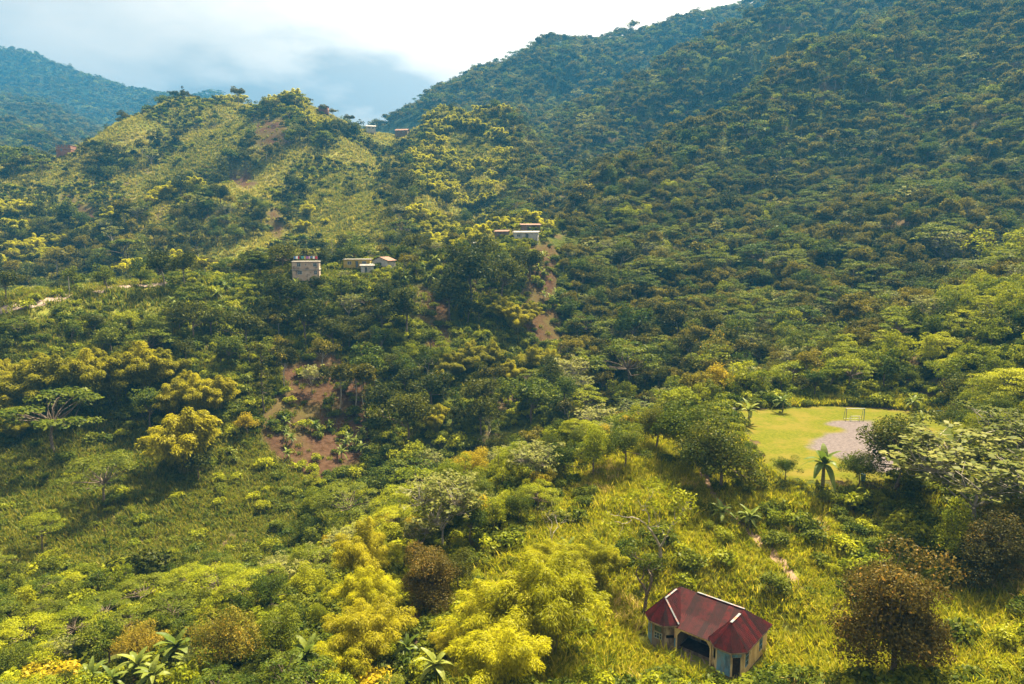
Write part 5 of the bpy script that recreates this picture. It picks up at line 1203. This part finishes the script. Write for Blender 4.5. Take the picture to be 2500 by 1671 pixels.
def simple_house(name, label, bx, by, w, d, h, storeys, wall, roofm, rz, wins, roof='flat', dmin=90, lift=0.0, door=None, sink=3.0):
    q = hitD(bx, by, dmin); t = thing(name, label, 'house', (q[0], q[1], q[2]+lift), rz)
    H = h*storeys
    for s_ in range(storeys):
        mb = MB(); z0 = s_*h - (sink if s_ == 0 else 0); ins = 0.16; x0, x1, y0, y1 = -w/2, w/2, -d/2, d/2; zt = (s_+1)*h - 0.15
        holes = [v for v in wins if v[4] == s_]
        for face in range(4):
            Ln = (w, d, w, d)[face]; hs = [(v[1], v[2], v[3][0], v[3][1]) for v in holes if v[0] == face]
            c = [((x0,y0),(x1,y0)), ((x1,y0),(x1,y1)), ((x1,y1),(x0,y1)), ((x0,y1),(x0,y0))][face]
            a = Vector(c[0]); dv = (Vector(c[1])-a).normalized(); n = Vector((dv.y, -dv.x))
            lo = 0.16 if face % 2 else 0.0; xs = sorted({lo, Ln-lo, *[k for v in hs for k in (v[0]*Ln, v[1]*Ln)]})
            for s0, s1 in zip(xs[:-1], xs[1:]):
                seg = [(z0, zt)]
                for v in hs:
                    if s0 >= v[0]*Ln-1e-6 and s1 <= v[1]*Ln+1e-6: seg = [(z0, s_*h+v[2]), (s_*h+v[3], zt)]
                for q0, q1 in seg:
                    V = [(*(a+dv*s), z) if not o else (*(a+dv*s-n*0.16), z) for s in (s0, s1) for o in (0, 1) for z in (q0, q1)]
                    mb.add(V, [(0,4,5,1),(2,3,7,6),(0,1,3,2),(4,6,7,5),(1,5,7,3),(0,2,6,4)])
        mb.build('wall', M[wall], t)
        for v in holes:
            Ln = (w, d, w, d)[v[0]]; c = [((x0,y0),(x1,y0)), ((x1,y0),(x1,y1)), ((x1,y1),(x0,y1)), ((x0,y1),(x0,y0))][v[0]]
            nm = 'door' if v[3][0] < 0.2 else 'window'
            window_in(t, c[0], c[1], v[1]*Ln, v[2]*Ln, s_*h+v[3][0], s_*h+v[3][1], 1 if nm == 'door' else 2, 1 if nm == 'door' else 2, 0.16, 'paint_w' if nm == 'window' else 'woodwall', 'glass', nm)
        sl = MB(); e = 0.22 if s_ < storeys-1 or roof == 'flat' else -0.18; sl.box((x0-e, y0-e, (s_+1)*h-0.148), (x1+e, y1+e, (s_+1)*h)); sl.build('floor_slab' if s_ < storeys-1 else 'roof_slab', M['slabc'], t)
    e = 0.4
    if roof == 'gable':
        for sg in (-1, 1):
            mb = MB(); mb.slab([(-w/2-e, sg*(d/2+e), H-0.05), (w/2+e, sg*(d/2+e), H-0.05), (w/2+e, 0, H+d*0.22), (-w/2-e, 0, H+d*0.22)][::sg], 0.05); mb.build('roof_slope', M[roofm], t)
        for sg in (-1, 1):
            mb = MB(); V = [(sg*(w/2-0.02), -d/2, H+0.01), (sg*(w/2-0.02), d/2, H+0.01), (sg*(w/2-0.02), 0, H+d*0.19)]; V += [(x-sg*0.1, y, z) for x, y, z in V]; mb.add(V, [(0,1,2),(5,4,3),(0,3,4,1),(1,4,5,2),(2,5,3,0)]); mb.build('gable', M[wall], t)
    elif roof == 'shed':
        mb = MB(); mb.slab([(-w/2-e, -d/2-e, H+0.10), (w/2+e, -d/2-e, H+0.10), (w/2+e, d/2+e, H+0.75), (-w/2-e, d/2+e, H+0.75)], 0.05); mb.build('roof_sheeting', M[roofm], t)
        mb = MB(); mb.box((-w/2, d/2-0.2, H+0.002), (w/2, d/2, H+0.55)); mb.build('upper_wall', M[wall], t)
    return t, q
W2 = [(0,.18,.32,(0.8,1.9),1),(0,.48,.53,(1.1,1.7),1),(0,.78,.92,(0.8,1.9),1),(0,.20,.36,(0.9,2.0),0),(0,.80,.92,(0.9,2.0),0),(3,.35,.60,(0.8,1.9),1),(3,.35,.6,(0.9,2.0),0),(1,.3,.55,(0.8,1.9),1)]
t2, q2 = simple_house('concrete_house', 'two-storey unpainted concrete house with laundry on its flat roof', 703, 636, 7.8, 6.0, 2.4, 2, 'block', 'slabc', R(12), W2, lift=0.2, sink=1.0)
# roof starter bars and laundry lines
def laundry():
    top = q2[2]+0.2+4.8; r = random.Random(3)
    t = thing('clothesline', 'clothesline of coloured laundry on the flat roof of the concrete house', 'clothesline', (q2[0], q2[1], top), R(12))
    for x in (-3.5, 0.0, 3.5):
        mb = MB(); mb.tube([(x, -1.9, 0), (x, -1.9, 1.7)], [0.04, 0.035], 6); mb.build('pole', M['post'], t)
    mb = MB(); mb.tube([(-3.5, -1.9, 1.6), (-1.75, -1.9, 1.5), (0, -1.9, 1.6), (1.75, -1.9, 1.5), (3.5, -1.9, 1.6)], [0.012]*5, 4); mb.build('line', M['net'], t)
    x = -3.35; i = 0
    while x < 3.3:
        w = r.uniform(0.35, 0.75); h = r.uniform(0.45, 0.9); mb = MB(); V = []; K = 4
        for k in range(K+1):
            for z in (1.5, 1.5-h*0.5, 1.5-h): V.append((x+w*k/K, -1.9+0.05*math.sin(k*2+i)*(1.5-z), z))
        mb.add(V, [(k*3+j, k*3+3+j, k*3+4+j, k*3+1+j) for k in range(K) for j in range(2)]); mb.build('garment', CL[i % 8], t); x += w+r.uniform(0.02, 0.22); i += 1
laundry()
simple_house('yellow_house', 'small yellow house with flat overhanging roof on the ridge', 820, 612, 8.5, 6, 2.7, 1, 'yellowwall', 'zinc', R(6), [(0,.15,.3,(0.9,2.0),0),(0,.45,.56,(0.05,2.05),0),(0,.7,.86,(0.9,2.0),0)], 'flat')
simple_house('cottage', 'white cottage with red gabled roof next to the yellow house', 880, 614, 6.0, 5.5, 2.5, 1, 'whitewall', 'rust', R(75), [(3,.35,.6,(0.9,1.9),0),(2,.3,.5,(0.9,1.9),0)], 'gable')
simple_house('shack', 'low shack with white zinc roof left of the concrete house', 540, 618, 7.0, 4.5, 2.0, 1, 'woodwall', 'zinc', R(-4), [(0,.3,.45,(0.05,1.8),0)], 'shed')
simple_house('shack', 'brown board shack tight behind the concrete house', 748, 603, 4.5, 4, 2.4, 1, 'brick', 'rust', R(8), [(0,.3,.55,(0.05,2.0),0)], 'shed')
simple_house('shack', 'grey board shack below the yellow house', 842, 625, 4.0, 3.5, 2.3, 1, 'whitewall', 'zinc', R(10), [(0,.3,.5,(0.05,1.9),0)], 'shed')
simple_house('shack', 'long shack with pale roof above the bare earth strip', 1205, 548, 9.5, 5, 2.5, 1, 'whitewall', 'zinc', R(-6), [(0,.15,.3,(0.9,1.8),0),(0,.5,.62,(0.05,2.0),0)], 'shed')
simple_house('shack', 'rust-roofed shack above the bare earth strip', 1215, 530, 7.5, 5, 2.4, 1, 'woodwall', 'rust', R(5), [(0,.3,.5,(0.05,1.9),0)], 'shed')
simple_house('shack', 'small reddish shack left of the pale-roofed one', 1150, 545, 5.0, 4, 2.4, 1, 'woodwall', 'rust', R(-10), [(0,.3,.5,(0.05,1.9),0)], 'shed')
simple_house('shack', 'blue-grey shack half hidden by trees on the ridge', 1092, 572, 4.5, 4, 2.4, 1, 'blue', 'zinc', R(4), [(0,.3,.5,(0.05,1.9),0)], 'shed')
simple_house('brick_building', 'unfinished red block building on the far left shoulder', 153, skyD(153, 350)+2, 9, 7, 2.4, 2, 'brick', 'slabc', R(4), [(0,.06,.16,(0.9,2.4),1),(0,.27,.37,(0.9,2.4),1),(0,.48,.58,(0.9,2.4),1),(0,.69,.79,(0.9,2.4),1),(0,.3,.42,(0.9,2.4),0)], 'flat', lift=0.8)
simple_house('house', 'red-roofed house on the saddle between hill and ridge', 922, skyD(922, 290)+3, 10, 7, 2.5, 1, 'woodwall', 'rust', R(-8), [(0,.2,.35,(0.9,2.0),0),(0,.6,.75,(0.9,2.0),0)], 'gable', lift=2.5)
simple_house('house', 'white-walled house at the left end of the saddle', 850, skyD(850, 285)+3, 7, 6, 2.5, 1, 'whitewall', 'zinc', R(15), [(0,.2,.4,(0.9,2.0),0),(0,.6,.8,(0.9,2.0),0)], 'gable', lift=2.5)
simple_house('house', 'small pink-walled house on the hill top', 742, skyD(742, 240)+3, 7, 6, 2.6, 1, 'brick', 'zinc', R(5), [(0,.2,.4,(0.9,2.0),0),(0,.6,.8,(0.9,2.0),0)], 'shed', lift=2.5)

def pole(bx, by, hpx, label, arm=True, group=None):
    q = hitD(bx, by, 60); f = q[1]*CP-q[2]*SP; H = hpx*0.4365*f/FP+1.0
    t = thing('utility_pole', label, 'pole', (q[0], q[1], q[2]), 0.3, group); mb = MB(); mb.tube([(0,0,-0.8),(0,0,H)], [0.15, 0.10], 8); mb.build('shaft', M['post'], t)
    if arm:
        mb = MB(); mb.box((-0.8,-0.06,H-0.7), (0.8,0.06,H-0.58)); a = mb.build('crossarm', M['woodwall'], t)
        for x in (-0.7, 0.7):
            m2 = MB(); m2.tube([(x,0,H-0.578),(x,0,H-0.40)], [0.05, 0.03], 6); m2.build('insulator', M['paint_w'], a)
pole(762, 600, 46, 'tall utility pole with crossarm behind the concrete house'); pole(160, 676, 34, 'pale utility pole beside the left road', False)
pole(646, 596, 22, 'short utility pole left of the concrete house'); pole(967, 592, 26, 'utility pole right of the white cottage'); pole(1070, 300, 14, 'thin pole on the grassy knoll', False); pole(1176, 552, 22, 'utility pole beside the shacks above the earth strip')

def car(bx, by):
    q = hitD(bx, by, 90); t = thing('parked_car', 'white car parked beside the water tank above the earth strip', 'car', tuple(q), R(10))
    prof = [(-2.05,.35),(-2.1,.75),(-1.5,.88),(-0.9,1.38),(0.7,1.40),(1.35,.92),(2.05,.80),(2.1,.35)]
    mb = MB(); n = len(prof); V = [(x, y, z) for y in (-.82, .82) for x, z in prof]; mb.add(V, [tuple(range(n)), tuple(range(2*n-1, n-1, -1))]+[(i, n+i, n+(i+1) % n, (i+1) % n) for i in range(n)]); mb.build('body', M['paint_w'], t)
    for y in (-.835, .825):
        mb = MB(); V = [(x, yy, z) for yy in (y, y+0.01) for x, z in ((-1.35,.92),(-.85,1.30),(.65,1.32),(1.15,.95))]; mb.add(V, [(0,1,2,3),(7,6,5,4),(0,4,5,1),(1,5,6,2),(2,6,7,3),(3,7,4,0)]); mb.build('side_window', M['glass'], t)
    for x in (-1.3, 1.3):
        for y in (-.80, .80):
            mb = MB(); mb.tube([(x, y-.1, .32), (x, y+.1, .32)], [.32, .32], 12); w = mb.build('wheel', M['black'], t)
car(1266, 526)
def tank(bx, by):
    q = hitD(bx, by, 90); t = thing('water_tank', 'black round water tank on a stand by the parked car', 'tank', tuple(q))
    mb = MB(); mb.tube([(0,0,1.2),(0,0,1.25),(0,0,2.5),(0,0,2.8),(0,0,2.95)], [.75,.8,.8,.5,.25], 12); mb.build('barrel', M['black'], t)
    mb = MB(); mb.box((-.9,-.9,-.5),(.9,.9,1.18)); mb.build('stand', M['slabc'], t)
tank(1240, 530)

# ------------------------------------------------------------------ football goals, bin, rails
def goal(bx0, by, bx1, hh, name, label, rad, mats, depth):
    a = np.array(at(bx0*.4365, by*.4365, depth_at_z(bx0*.4365, by*.4365, PITCH_Z))); b = np.array(at(bx1*.4365, by*.4365, depth_at_z(bx1*.4365, by*.4365, PITCH_Z)))
    c = (a+b)/2; w = np.linalg.norm(b-a)/2; rz = math.atan2(b[1]-a[1], b[0]-a[0]); t = thing(name, label, 'goal', (c[0], c[1], float(ground(c[0], c[1]))), rz)
    for x, m in ((-w, mats[0]), (w, mats[1])): mb = MB(); mb.tube([(x,0,-.1),(x,0,hh)], [rad, rad], 8); mb.build('post', M[m], t)
    mb = MB(); mb.tube([(-w-rad,0,hh),(w+rad,0,hh)], [rad, rad], 8); mb.build('crossbar', M['paint_w'], t)
    for x in (-w, w): mb = MB(); mb.tube([(x,.02,hh-.05),(x,depth*.5,hh*.9),(x,depth,0)], [rad*.6]*3, 6); mb.build('stay', M[mats[1]], t)
    mb = MB(); mb.tube([(-w,depth,.05),(w,depth,.05)], [rad*.6]*2, 6); mb.build('ground_bar', M['paint_w'], t)
goal(1938, 962, 1979, 2.1, 'goal', 'full-size goal frame with white crossbar on the football pitch', 0.06, ('post', 'paint_b'), 0.9)
goal(1949, 965, 1969, 0.95, 'goal', 'small goal frame standing inside the full-size goal', 0.045, ('paint_w', 'paint_w'), 0.6)
goal(1678, 956, 1683, 1.6, 'goal', 'white goal frame at the far left corner of the pitch', 0.06, ('paint_w', 'paint_w'), 0.8)
q = hitD(1977, 1101); t = thing('rubbish_bin', 'blue plastic bin at the near edge of the football pitch', 'bin', tuple(q))
mb = MB(); mb.tube([(0,0,0),(0,0,.85)], [.26,.32], 12); mb.build('barrel', M['paint_b'], t); mb = MB(); mb.tube([(0,0,.852),(0,0,.9)], [.34,.3], 12); mb.build('lid', M['paint_b'], t)
q = hitD(2165, 953); t = thing('bench', 'blue metal bench at the far right corner of the pitch', 'bench', tuple(q), R(-6))
for z, y, nm in ((.45,0,'seat'),(.8,.22,'backrest')): mb = MB(); mb.box((-1.6,y-.16 if z < .5 else y-.02,z-.03),(1.6,y+.16 if z < .5 else y+.02,z+.03 if z < .5 else z+.14)); mb.build(nm, M['paint_b'], t)
for x in (-1.4, 1.4): mb = MB(); mb.box((x-.04,-.14,-.1),(x+.04,.24,.418)); mb.build('leg', M['paint_b'], t)
